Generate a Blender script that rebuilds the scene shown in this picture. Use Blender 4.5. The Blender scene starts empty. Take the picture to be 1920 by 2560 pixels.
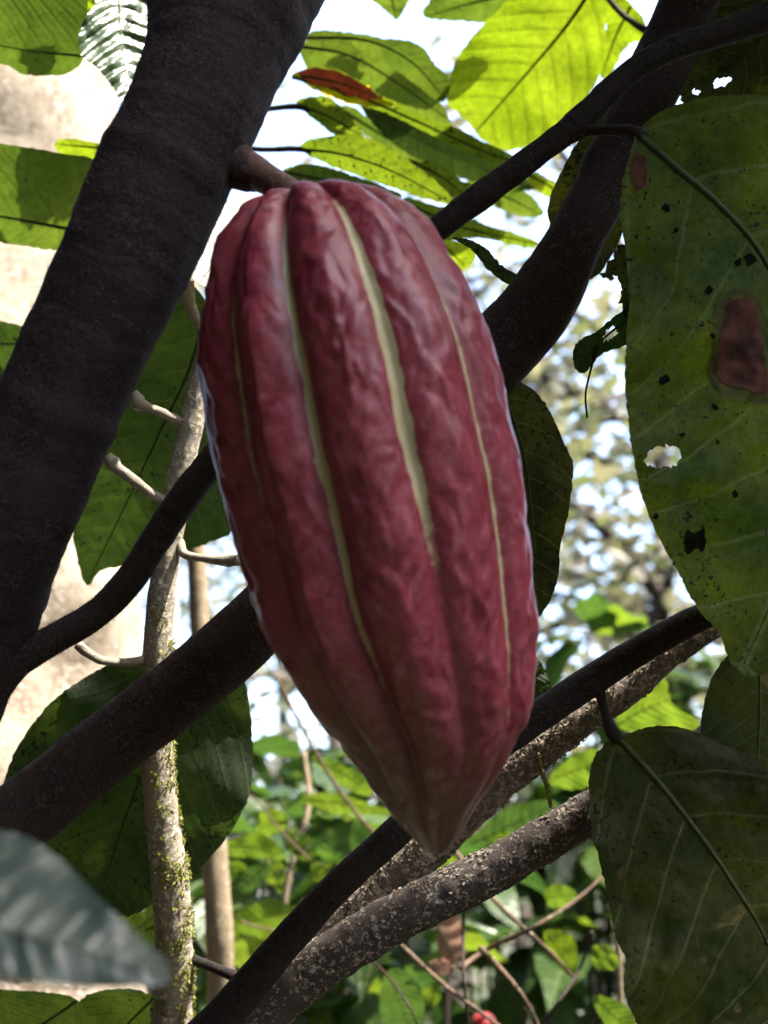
import bpy, math, random
import numpy as np
from mathutils import Vector, noise
from mathutils.geometry import delaunay_2d_cdt

random.seed(7)
RNG = np.random.default_rng(7)
SC = bpy.context.scene
COL = SC.collection

# ------------------------------------------------------------------ camera
F = 1280 / math.tan(math.radians(25))          # focal length in photo pixels (1920 x 2560)
TILT = math.radians(20)
CAM = Vector((0, 0, 1.45))
RIGHT = Vector((1, 0, 0))
FWD = Vector((0, math.cos(TILT), math.sin(TILT)))
UP = Vector((0, -math.sin(TILT), math.cos(TILT)))
cd = bpy.data.cameras.new('camera')
cd.sensor_fit = 'VERTICAL'; cd.sensor_height = 24
cd.lens = 12 / math.tan(math.radians(25))
cd.clip_start = 0.01; cd.clip_end = 500
cd.dof.use_dof = True; cd.dof.focus_distance = 0.425; cd.dof.aperture_fstop = 6.6
cam = bpy.data.objects.new('camera', cd); COL.objects.link(cam)
cam.location = CAM; cam.rotation_euler = (math.pi / 2 + TILT, 0, 0)
SC.camera = cam

# ------------------------------------------------------------------ light
SUN = Vector((0.50, -0.20, 0.84)).normalized()   # towards the sun
w = bpy.data.worlds.new('World'); SC.world = w; w.use_nodes = True
nt = w.node_tree
sky = nt.nodes.new('ShaderNodeTexSky'); sky.sky_type = 'NISHITA'; sky.sun_disc = False
sky.sun_elevation = math.asin(SUN.z); sky.sun_rotation = math.atan2(SUN.x, SUN.y)
sky.air_density = 1.0; sky.dust_density = 4.0; sky.ozone_density = 1.0
nt.links.new(sky.outputs[0], nt.nodes['Background'].inputs[0])
nt.nodes['Background'].inputs[1].default_value = 0.15
sd = bpy.data.lights.new('sun', 'SUN'); sd.energy = 2.6; sd.angle = math.radians(0.53); sd.color = (1, 0.95, 0.86)
so = bpy.data.objects.new('sun', sd); COL.objects.link(so)
so.rotation_euler = SUN.to_track_quat('Z', 'Y').to_euler(); so.location = (5, 2, 8)
SC.view_settings.view_transform = 'Standard'; SC.view_settings.look = 'None'
SC.view_settings.exposure = 2.8; SC.view_settings.gamma = 1.0
SC.render.engine = 'CYCLES'
SC.cycles.max_bounces = 8; SC.cycles.transmission_bounces = 6; SC.cycles.diffuse_bounces = 4
SC.cycles.use_denoising = True

# ------------------------------------------------------------------ helpers
def ray(px, py):
    return FWD + RIGHT * ((px - 960) / F) + UP * ((1280 - py) / F)
def P(px, py, d):
    return CAM + ray(px, py) * d
def to_px(p):
    q = p - CAM; d = q.dot(FWD)
    if d <= 1e-4: return None
    return 960 + q.dot(RIGHT) / d * F, 1280 - q.dot(UP) / d * F, d

def tag(o, label=None, cat=None, group=None, kind=None):
    if label: o['label'] = label
    if cat: o['category'] = cat
    if group: o['group'] = group
    if kind: o['kind'] = kind
    return o
def empty(name, loc, label, cat, group=None):
    o = bpy.data.objects.new(name, None); o.empty_display_size = 0.02
    COL.objects.link(o); o.location = loc
    return tag(o, label, cat, group)
def link(name, me, mat, parent=None):
    o = bpy.data.objects.new(name, me); COL.objects.link(o)
    if mat is not None and not me.materials: me.materials.append(mat)
    if parent is not None:
        o.parent = parent
        base = parent.location
        if parent.parent: base = base + parent.parent.location
        o.location = -base                    # meshes hold world coordinates
    return o
def mesh(name, v, f, smooth=True, uv=None, attrs=None):
    me = bpy.data.meshes.new(name)
    me.from_pydata([tuple(x) for x in v], [], [tuple(x) for x in f]); me.update()
    if smooth: me.polygons.foreach_set('use_smooth', [True] * len(me.polygons))
    if uv is not None:
        li = np.empty(len(me.loops), dtype=np.int32); me.loops.foreach_get('vertex_index', li)
        l = me.uv_layers.new(name='UVMap')
        l.data.foreach_set('uv', np.asarray(uv, dtype=np.float32)[li].ravel())
    for k, a in (attrs or {}).items():
        at = me.attributes.new(k, 'FLOAT', 'POINT')
        at.data.foreach_set('value', np.asarray(a, dtype=np.float32))
    return me

def catmull(pts, n):
    """n samples per segment through points of any dimension"""
    p = [np.array(q, float) for q in pts]
    p = [2 * p[0] - p[1]] + p + [2 * p[-1] - p[-2]]
    out = []
    for i in range(1, len(p) - 2):
        a, b, c, d = p[i - 1:i + 3]
        for k in range(n):
            t = k / n
            out.append(.5 * (2 * b + (c - a) * t + (2 * a - 5 * b + 4 * c - d) * t * t + (3 * b - a - 3 * c + d) * t ** 3))
    out.append(p[-2])
    return out
def catmull_closed(pts, n):
    p = [np.array(q, float) for q in pts]; m = len(p); out = []
    for i in range(m):
        a, b, c, d = p[i - 1], p[i], p[(i + 1) % m], p[(i + 2) % m]
        for k in range(n):
            t = k / n
            out.append(.5 * (2 * b + (c - a) * t + (2 * a - 5 * b + 4 * c - d) * t * t + (3 * b - a - 3 * c + d) * t ** 3))
    return out

def frames(c):
    """parallel transported frames along a list of Vectors"""
    n = len(c); T = [(c[min(i + 1, n - 1)] - c[max(i - 1, 0)]).normalized() for i in range(n)]
    a = Vector((0, 0, 1)) if abs(T[0].z) < .9 else Vector((1, 0, 0))
    N = (a - T[0] * a.dot(T[0])).normalized(); out = []
    for t in T:
        N = (N - t * N.dot(t)).normalized()
        out.append((t, N, t.cross(N)))
    return out

class Tube:
    """a limb through world points with radii, uneven like wood"""
    def __init__(s, c, r, seg=12, amp=0.0, freq=60.0, knobs=(), ring=0.0, seed=0.0, cap=True):
        s.c = c; s.r = r; s.fr = frames(c); n = len(c)
        L = [0.0]
        for i in range(1, n): L.append(L[-1] + (c[i] - c[i - 1]).length)
        s.L = L; v = []; uv = []; f = []
        for i in range(n):
            t, N, B = s.fr[i]
            for k in range(seg):
                a = 2 * math.pi * k / seg
                d = N * math.cos(a) + B * math.sin(a)
                p = c[i] + d * r[i]
                e = 0
                if amp: 
                    q = p * freq + Vector((seed, seed * 1.7, 0))
                    e += amp * (noise.noise(q) + .5 * noise.noise(q * 2.3) + .3 * noise.noise(q * 5.1))
                if ring:
                    e += ring * max(0, noise.noise(Vector((L[i] * 90 + seed * 9, 1.3, seed)))) ** 2
                for (li, ang, rad, h) in knobs:
                    dd = ((L[i] - li * L[-1]) ** 2 + ((math.remainder(a - ang, 2 * math.pi)) * r[i]) ** 2) / rad ** 2
                    if dd < 6: e += h * math.exp(-dd)
                v.append(p + d * (e * r[i])); uv.append((L[i], a * r[i]))
        for i in range(n - 1):
            for k in range(seg):
                k2 = (k + 1) % seg
                f.append((i * seg + k, i * seg + k2, (i + 1) * seg + k2, (i + 1) * seg + k))
        if cap:
            f.append(tuple(range(seg))[::-1]); f.append(tuple(range((n - 1) * seg, n * seg)))
        s.v, s.f, s.uv = v, f, uv; s.seg = seg
    def me(s, name): return mesh(name, s.v, s.f, True, s.uv)
    def surf(s, rnd=random):
        i = rnd.randrange(len(s.c) - 1); t = rnd.random(); a = rnd.random() * 2 * math.pi
        c = s.c[i].lerp(s.c[i + 1], t); r = s.r[i] * (1 - t) + s.r[i + 1] * t
        T, N, B = s.fr[i]; d = N * math.cos(a) + B * math.sin(a)
        return c + d * r, d, T, i / len(s.c)
def L_total(c): return sum((c[i + 1] - c[i]).length for i in range(len(c) - 1))

def pxtube(pts, n=8, **k):
    """pts: (px, py, depth, width in photo pixels)"""
    q = catmull(pts, n)
    return Tube([P(*a[:3]) for a in q], [max(.0004, a[3] * .5 * a[2] / F) for a in q], **k)
def wtube(pts, n=6, **k):
    """pts: (x, y, z, radius)"""
    q = catmull(pts, n)
    return Tube([Vector(a[:3]) for a in q], [max(.0004, a[3]) for a in q], **k)

def flakes(tube, count, size, keep=None, lift=.0003, stand=.5, rnd=None):
    """small flat scales or moss tufts sitting on a limb"""
    rnd = rnd or random.Random(3); v = []; f = []
    for _ in range(count):
        p, d, T, u = tube.surf(rnd)
        if keep and not keep(p, d, u): continue
        a = T.cross(d).normalized(); th = rnd.random() * 6.28
        x = (T * math.cos(th) + a * math.sin(th)); y = d.cross(x)
        x = (x + d * rnd.uniform(-stand, stand)).normalized()
        s = size * rnd.uniform(.5, 1.4); b = len(v); p = p + d * lift
        v += [p - x * s * .1, p + x * s * .4 + y * s * .35 + d * s * .2, p + x * s + d * s * stand * rnd.random(), p + x * s * .45 - y * s * .33 + d * s * .1]
        f.append((b, b + 1, b + 2, b + 3))
    return v, f
def fuzz(tube, count, length, rnd=None):
    rnd = rnd or random.Random(5); v = []; f = []
    for _ in range(count):
        p, d, T, u = tube.surf(rnd)
        h = (d + Vector((rnd.uniform(-.6, .6), rnd.uniform(-.6, .6), rnd.uniform(-.6, .6)))).normalized() * length * rnd.uniform(.4, 1.3)
        s = T * .00009; b = len(v)
        v += [p - s - d * .0002, p + s - d * .0002, p + h]; f.append((b, b + 1, b + 2))
    return v, f

# ------------------------------------------------------------------ materials
class NT:
    def __init__(s, name):
        s.m = bpy.data.materials.new(name); s.m.use_nodes = True; s.t = s.m.node_tree; s.t.nodes.clear()
    def n(s, typ, **kw):
        o = s.t.nodes.new(typ)
        for k, v in kw.items():
            if k.startswith('i_'):
                key = k[2:]; key = int(key) if key.isdigit() else key.replace('_', ' ')
                s.set(o.inputs[key], v)
            else: setattr(o, k, v)
        return o
    def set(s, inp, v):
        if isinstance(v, bpy.types.NodeSocket): s.t.links.new(v, inp)
        elif isinstance(v, bpy.types.Node): s.t.links.new(v.outputs[0], inp)
        else:
            if inp.type == 'RGBA' and len(v) == 3: v = (*v, 1)
            inp.default_value = v
    def math(s, op, a, b=None, c=None, clamp=False):
        o = s.n('ShaderNodeMath', operation=op, use_clamp=clamp); s.set(o.inputs[0], a)
        if b is not None: s.set(o.inputs[1], b)
        if c is not None: s.set(o.inputs[2], c)
        return o.outputs[0]
    def mix(s, fac, a, b, mode='MIX'):
        o = s.n('ShaderNodeMix', data_type='RGBA', blend_type=mode)
        s.set(o.inputs['Factor'], fac); s.set(o.inputs[6], a); s.set(o.inputs[7], b); return o.outputs[2]
    def ss(s, x, lo, hi, a=0.0, b=1.0):
        o = s.n('ShaderNodeMapRange', interpolation_type='SMOOTHSTEP')
        for k, q in enumerate((x, lo, hi, a, b)): s.set(o.inputs[k], q)
        return o.outputs[0]
    def noise(s, vec, scale, detail=4, rough=.55, dist=0):
        o = s.n('ShaderNodeTexNoise'); s.set(o.inputs['Vector'], vec); o.inputs['Scale'].default_value = scale
        o.inputs['Detail'].default_value = detail; o.inputs['Roughness'].default_value = rough; o.inputs['Distortion'].default_value = dist
        return o.outputs[0]
    def out(s, sh):
        o = s.n('ShaderNodeOutputMaterial'); s.t.links.new(sh, o.inputs[0]); return s.m
    def bump(s, h, strength, dist):
        o = s.n('ShaderNodeBump'); o.inputs['Strength'].default_value = strength; o.inputs['Distance'].default_value = dist
        s.set(o.inputs['Height'], h); return o.outputs[0]
def pos(N): return N.n('ShaderNodeNewGeometry').outputs['Position']

def leaf_mat(name, base, base2, trans, trans2, fac=.45, rough=.45, spec=.5, spots=0.0, veins=9.0, sweep=11.0, vdark=.5,
             blotch=None, blotch_cut=.62, scale=1.0, spot_size=420.0, vlight=.55):
    """UV: x = place along the midrib (0 base, 1 tip), y - 0.5 = distance from it, both in leaf lengths"""
    N = NT(name)
    uv = N.n('ShaderNodeSeparateXYZ', i_0=N.n('ShaderNodeUVMap').outputs[0])
    p = pos(N)
    u = uv.outputs[0]; ad = N.math('ABSOLUTE', N.math('SUBTRACT', uv.outputs[1], .5))
    wob = N.math('MULTIPLY', N.math('SUBTRACT', N.noise(p, 60 * scale, 2), .5), .22)
    s = N.math('ADD', N.math('SUBTRACT', N.math('MULTIPLY', u, veins), N.math('MULTIPLY', N.math('POWER', ad, 1.25), sweep)), wob)
    pp = N.math('PINGPONG', s, .5)
    vein = N.ss(pp, .012, .05, 1, 0)
    mid = N.ss(ad, .004, .011, 1, 0)
    fine = N.n('ShaderNodeTexVoronoi', feature='DISTANCE_TO_EDGE'); N.set(fine.inputs['Vector'], p); fine.inputs['Scale'].default_value = 260 * scale
    net = N.ss(fine.outputs[0], .0, .12, 1, 0)
    big = N.ss(N.noise(p, 22 * scale, 4, .6), .35, .68)
    small = N.noise(p, 240 * scale, 5, .7)
    allv = N.math('MAXIMUM', vein, mid)
    c = N.mix(big, base, base2)
    c = N.mix(N.ss(small, .3, .75), c, N.mix(.45, c, (.0, .0, .0)))
    c = N.mix(N.math('MULTIPLY', allv, vlight), c, N.mix(.5, c, (.35, .4, .16)))
    t = N.mix(big, trans, trans2)
    t = N.mix(N.ss(small, .3, .75, 0, .6), t, N.mix(.6, t, (0, 0, 0)))
    t = N.mix(N.math('MULTIPLY', allv, vdark), t, N.mix(.75, t, (.01, .03, .002)))
    t = N.mix(N.math('MULTIPLY', net, .22), t, N.mix(.6, t, (.0, .02, .0)))
    if blotch:
        b = N.ss(N.noise(p, 34 * scale, 5, .65, .6), blotch_cut, blotch_cut + .06)
        c = N.mix(b, c, blotch); t = N.mix(b, t, blotch)
    if spots:
        q = N.noise(p, spot_size * scale, 3, .6)
        dens = N.noise(p, 40 * scale, 3, .6)
        k = N.ss(N.math('ADD', q, N.math('MULTIPLY', N.math('SUBTRACT', dens, .5), .35)), .70 - spots * .2, .74 - spots * .2)
        c = N.mix(k, c, (.012, .011, .006)); t = N.mix(k, t, (.006, .007, .002))
    h = N.math('ADD', N.math('MULTIPLY', N.ss(pp, 0, .25), .5), N.math('MULTIPLY', small, .35))
    h = N.math('ADD', h, N.math('MULTIPLY', net, -.12))
    nrm = N.bump(h, .7, .0006 / scale)
    pb = N.n('ShaderNodeBsdfPrincipled'); N.set(pb.inputs['Base Color'], c); pb.inputs['Specular IOR Level'].default_value = spec
    N.set(pb.inputs['Roughness'], N.ss(small, .2, .8, rough - .08, rough + .14)); N.set(pb.inputs['Normal'], nrm)
    tb = N.n('ShaderNodeBsdfTranslucent'); N.set(tb.inputs[0], t); N.set(tb.inputs['Normal'], nrm)
    mx = N.n('ShaderNodeMixShader'); mx.inputs[0].default_value = fac
    N.t.links.new(pb.outputs[0], mx.inputs[1]); N.t.links.new(tb.outputs[0], mx.inputs[2])
    return N.out(mx.outputs[0])

def bark_mat(name, a, b, c=None, patch=.55, scale=1.0, rough=.85, bump=.0006, streak=True, spec=.25, grain=None):
    N = NT(name); p = pos(N)
    n1 = N.noise(p, 55 * scale, 6, .65, .4); n2 = N.noise(p, 420 * scale, 5, .7); n3 = N.noise(p, 1500 * scale, 3, .7)
    col = N.mix(N.ss(n1, .35, .65), a, b)
    col = N.mix(N.ss(n2, .35, .7, 0, .7), col, N.mix(.55, col, (0, 0, 0)))
    if c is not None:
        k = N.ss(N.math('ADD', n2, N.math('MULTIPLY', N.math('SUBTRACT', n1, .5), .5)), patch, patch + .12)
        col = N.mix(k, col, c)
    if grain is not None:
        gq = N.noise(p, 850 * scale, 4, .75, .3)
        col = N.mix(N.ss(N.math('ADD', gq, N.math('MULTIPLY', N.math('SUBTRACT', n1, .5), .25)), .52, .68, 0, .85), col, grain)
    uv = N.n('ShaderNodeUVMap').outputs[0]
    ring = N.n('ShaderNodeTexNoise', noise_dimensions='1D')
    sx = N.n('ShaderNodeSeparateXYZ', i_0=uv).outputs[0]
    N.set(ring.inputs['W'], N.math('ADD', sx, N.math('MULTIPLY', n1, .006))); ring.inputs['Scale'].default_value = 130 * scale
    ring.inputs['Detail'].default_value = 4
    h = N.math('ADD', N.math('MULTIPLY', n2, .7), N.math('MULTIPLY', n3, .35))
    h = N.math('ADD', h, N.math('MULTIPLY', ring.outputs[0], .7 if streak else 0))
    pb = N.n('ShaderNodeBsdfPrincipled'); N.set(pb.inputs['Base Color'], col); pb.inputs['Roughness'].default_value = rough
    pb.inputs['Specular IOR Level'].default_value = spec
    N.set(pb.inputs['Normal'], N.bump(h, .8, bump))
    return N.out(pb.outputs[0])
def plain(name, col, rough=.8, var=.3, scale=200.0, trans=None, fac=.4):
    N = NT(name); p = pos(N); n = N.noise(p, scale, 4, .6)
    c = N.mix(N.ss(n, .3, .7), tuple(x * (1 - var) for x in col), tuple(min(1, x * (1 + var)) for x in col))
    pb = N.n('ShaderNodeBsdfPrincipled'); N.set(pb.inputs['Base Color'], c); pb.inputs['Roughness'].default_value = rough
    pb.inputs['Specular IOR Level'].default_value = .3
    sh = pb.outputs[0]
    if trans:
        tb = N.n('ShaderNodeBsdfTranslucent', i_0=(*trans, 1)); mx = N.n('ShaderNodeMixShader'); mx.inputs[0].default_value = fac
        N.t.links.new(sh, mx.inputs[1]); N.t.links.new(tb.outputs[0], mx.inputs[2]); sh = mx.outputs[0]
    return N.out(sh)
def varied_leaf(name, cols, trans, fac=.35, rough=.5):
    """leaf colour from a per-leaf value stored on the mesh"""
    N = NT(name); a = N.n('ShaderNodeAttribute', attribute_name='tint').outputs['Fac']
    r = N.n('ShaderNodeValToRGB'); N.set(r.inputs[0], a); e = r.color_ramp.elements
    for i, c in enumerate(cols):
        q = e[i] if i < 2 else e.new(i / (len(cols) - 1))
        q.position = i / (len(cols) - 1); q.color = (*c, 1)
    c = N.mix(N.noise(pos(N), 30, 3), r.outputs[0], N.mix(.5, r.outputs[0], (0, 0, 0)))
    pb = N.n('ShaderNodeBsdfPrincipled'); N.set(pb.inputs['Base Color'], c); pb.inputs['Roughness'].default_value = rough
    tb = N.n('ShaderNodeBsdfTranslucent'); N.set(tb.inputs[0], N.mix(1.0, r.outputs[0], (*trans, 1), 'MULTIPLY'))
    mx = N.n('ShaderNodeMixShader'); mx.inputs[0].default_value = fac
    N.t.links.new(pb.outputs[0], mx.inputs[1]); N.t.links.new(tb.outputs[0], mx.inputs[2])
    return N.out(mx.outputs[0])

M = {}
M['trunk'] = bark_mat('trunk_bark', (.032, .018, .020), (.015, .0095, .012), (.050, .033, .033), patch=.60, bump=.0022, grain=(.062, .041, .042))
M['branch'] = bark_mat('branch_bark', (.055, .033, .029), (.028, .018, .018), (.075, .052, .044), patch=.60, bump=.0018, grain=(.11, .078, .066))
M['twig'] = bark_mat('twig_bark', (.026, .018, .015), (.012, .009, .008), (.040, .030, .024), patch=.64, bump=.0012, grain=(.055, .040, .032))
M['mottled'] = bark_mat('mottled_bark', (.20, .155, .12), (.09, .068, .054), (.46, .39, .31), patch=.47, bump=.0012, streak=False)
M['mottled2'] = bark_mat('dark_mottled_bark', (.10, .078, .066), (.045, .034, .030), (.28, .24, .20), patch=.54, bump=.0012, streak=False)
M['lichen'] = plain('lichen_flake', (.25, .20, .15), .9, .6, 300)
M['stem'] = bark_mat('sapling_bark', (.44, .38, .29), (.24, .20, .145), (.60, .54, .43), patch=.52, bump=.0014)
M['moss'] = plain('moss', (.24, .24, .07), .9, .45, 500, (.25, .28, .04), .3)
M['pale'] = bark_mat('pale_bark', (.70, .60, .47), (.27, .20, .14), (.76, .67, .57), patch=.53, scale=.5, bump=.010, streak=False)
M['paletwig'] = bark_mat('pale_twig_bark', (.40, .32, .21), (.22, .16, .10), (.48, .41, .30), scale=.6, bump=.002)
M['fuzz'] = plain('bark_hair', (.12, .09, .075), .7, .3)
M['stalk'] = bark_mat('stalk_skin', (.13, .070, .048), (.085, .036, .032), (.20, .13, .085), patch=.58, bump=.0005, rough=.65, spec=.4)
# foliage
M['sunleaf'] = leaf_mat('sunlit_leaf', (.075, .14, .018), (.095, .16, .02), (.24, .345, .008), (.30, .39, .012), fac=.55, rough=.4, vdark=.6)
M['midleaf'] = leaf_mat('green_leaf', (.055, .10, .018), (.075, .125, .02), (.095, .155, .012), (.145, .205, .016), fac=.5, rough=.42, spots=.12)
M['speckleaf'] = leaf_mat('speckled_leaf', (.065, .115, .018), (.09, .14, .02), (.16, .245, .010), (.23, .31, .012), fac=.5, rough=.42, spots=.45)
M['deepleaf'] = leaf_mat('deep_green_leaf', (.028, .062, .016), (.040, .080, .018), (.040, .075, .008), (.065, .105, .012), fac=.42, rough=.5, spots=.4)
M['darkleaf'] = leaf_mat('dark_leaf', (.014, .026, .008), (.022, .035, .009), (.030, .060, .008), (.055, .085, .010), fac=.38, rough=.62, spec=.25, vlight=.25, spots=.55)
M['bigleaf'] = leaf_mat('big_old_leaf', (.011, .025, .006), (.018, .033, .006), (.055, .100, .005), (.20, .25, .006), fac=.45, rough=.68, spec=.2, spot_size=560, spots=.34, veins=8, sweep=9, vlight=.42)
M['oldleaf'] = leaf_mat('olive_old_leaf', (.015, .021, .008), (.022, .027, .008), (.045, .062, .007), (.12, .13, .010), fac=.35, rough=.72, spec=.15, vlight=.26, spots=.36, veins=8, sweep=9, blotch=(.085, .07, .022), blotch_cut=.60)
M['mossleaf'] = leaf_mat('mossy_leaf', (.014, .018, .005), (.045, .048, .010), (.016, .022, .002), (.085, .09, .008), fac=.38, rough=.75, spots=.62, spot_size=480)
M['silver'] = leaf_mat('shiny_leaf', (.055, .095, .045), (.075, .12, .06), (.10, .2, .05), (.12, .22, .05), fac=.25, rough=.26, spec=.9, veins=10, sweep=7)
M['whiteleaf'] = leaf_mat('glare_white_leaf', (.62, .56, .52), (.7, .64, .6), (.5, .45, .4), (.55, .5, .45), fac=.4, rough=.5, veins=14, sweep=3)  # white base colour stands in for sun glare on the leaf
M['blueleaf'] = leaf_mat('waxy_leaf', (.034, .056, .050), (.046, .074, .064), (.03, .07, .03), (.04, .08, .03), fac=.2, rough=.42, spec=.7, veins=9, sweep=9, vlight=.1, scale=.8)
M['redleaf'] = leaf_mat('reddish_dead_leaf', (.10, .020, .012), (.14, .034, .018), (.040, .005, .003), (.065, .010, .004), fac=.5, rough=.5, veins=16, sweep=5)
M['yellow'] = leaf_mat('yellow_leaf_rim', (.45, .36, .01), (.5, .42, .02), (.75, .6, .01), (.75, .62, .02), fac=.5, rough=.5)
M['brownpatch'] = plain('dead_leaf_tissue', (.085, .030, .022), .85, .7, 130, (.13, .04, .022), .4)
M['halo'] = plain('yellowed_leaf_tissue', (.060, .062, .014), .8, .5, 200, (.17, .17, .02), .45)
M['blackpatch'] = plain('black_leaf_spot', (.004, .005, .003), .95, .3)
for n_ in M['blackpatch'].node_tree.nodes:
    if n_.type == 'BSDF_PRINCIPLED': n_.inputs['Specular IOR Level'].default_value = .03
M['drytwig'] = bark_mat('dry_twig_bark', (.19, .12, .08), (.085, .055, .038), (.28, .21, .15), scale=.6, bump=.002)
M['rib'] = plain('leaf_rib', (.045, .060, .018), .6, .3, 300, (.03, .05, .01), .2)
M['ribpale'] = plain('pale_leaf_rib', (.12, .14, .04), .6, .3, 300, (.05, .08, .01), .2)
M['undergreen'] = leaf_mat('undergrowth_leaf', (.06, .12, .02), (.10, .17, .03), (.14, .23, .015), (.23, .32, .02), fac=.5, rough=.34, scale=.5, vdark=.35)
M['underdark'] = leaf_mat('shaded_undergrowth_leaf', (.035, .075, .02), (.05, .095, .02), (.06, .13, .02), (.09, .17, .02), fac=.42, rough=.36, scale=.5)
M['deadleaf'] = plain('dry_leaf', (.17, .095, .062), .8, .4, 60, (.35, .18, .1), .3)
M['far'] = varied_leaf('distant_foliage', [(.08, .10, .05), (.14, .15, .08), (.19, .165, .12), (.25, .22, .18)], (1.1, 1.2, .8), .4)  # greyed, lightened leaf colours stand in for distance haze
M['wood'] = varied_leaf('wood_mass_foliage', [(.05, .075, .03), (.08, .11, .04), (.10, .10, .05)], (1.2, 1.5, .6), .35)
M['overhead'] = varied_leaf('added_shade_leaves', [(.04, .09, .02), (.05, .11, .02), (.07, .10, .03)], (1.6, 2.4, .5), .35)
M['farbark'] = bark_mat('far_bark', (.16, .12, .095), (.085, .062, .05), None, scale=.05, bump=.01, streak=False)
M['darkfarbark'] = bark_mat('dark_far_bark', (.07, .055, .045), (.04, .032, .028), None, scale=.05, bump=.01, streak=False)

# ------------------------------------------------------------------ leaf builder
def in_poly(pts, poly):
    x, y = pts[:, 0], pts[:, 1]; r = np.zeros(len(pts), bool); n = len(poly)
    for i in range(n):
        x1, y1 = poly[i]; x2, y2 = poly[i - 1]
        c = ((y1 > y) != (y2 > y))
        with np.errstate(divide='ignore', invalid='ignore'):
            r ^= c & (x < (x2 - x1) * (y - y1) / (y2 - y1 + 1e-12) + x1)
    return r
def resample(poly, step):
    out = []
    n = len(poly)
    for i in range(n):
        a, b = np.array(poly[i], float), np.array(poly[(i + 1) % n], float)
        k = max(1, int(round(np.linalg.norm(b - a) / step)))
        out += [a + (b - a) * j / k for j in range(k)]
    return out
def grid_mesh(poly, holes, step, rs):
    """triangles filling an outline (with holes) with points inside"""
    poly = np.array(poly); lo, hi = poly.min(0), poly.max(0)
    gx = np.arange(lo[0], hi[0], step); gy = np.arange(lo[1], hi[1], step * .87)
    X, Y = np.meshgrid(gx, gy); X[1::2] += step / 2
    g = np.stack([X.ravel(), Y.ravel()], 1) + rs.uniform(-.15, .15, (X.size, 2)) * step
    g = g[in_poly(g, poly)]
    loops = [poly] + [np.array(h) for h in holes]
    bd = np.concatenate(loops)
    d2 = ((g[:, None, :] - bd[None]) ** 2).sum(2).min(1) if len(g) else np.zeros(0)
    g = g[d2 > (step * .45) ** 2]
    verts = [Vector(p) for p in np.concatenate([bd, g])]
    edges = []; b = 0
    for l in loops:
        edges += [(b + i, b + (i + 1) % len(l)) for i in range(len(l))]; b += len(l)
    v, e, f, *_ = delaunay_2d_cdt(verts, edges, [], 0, 1e-4)
    v = np.array([tuple(p) for p in v]); f = np.array([tuple(t) for t in f])
    c = v[f].mean(1); keep = in_poly(c, poly)
    for h in holes: keep &= ~in_poly(c, h)
    return v, f[keep]

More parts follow.
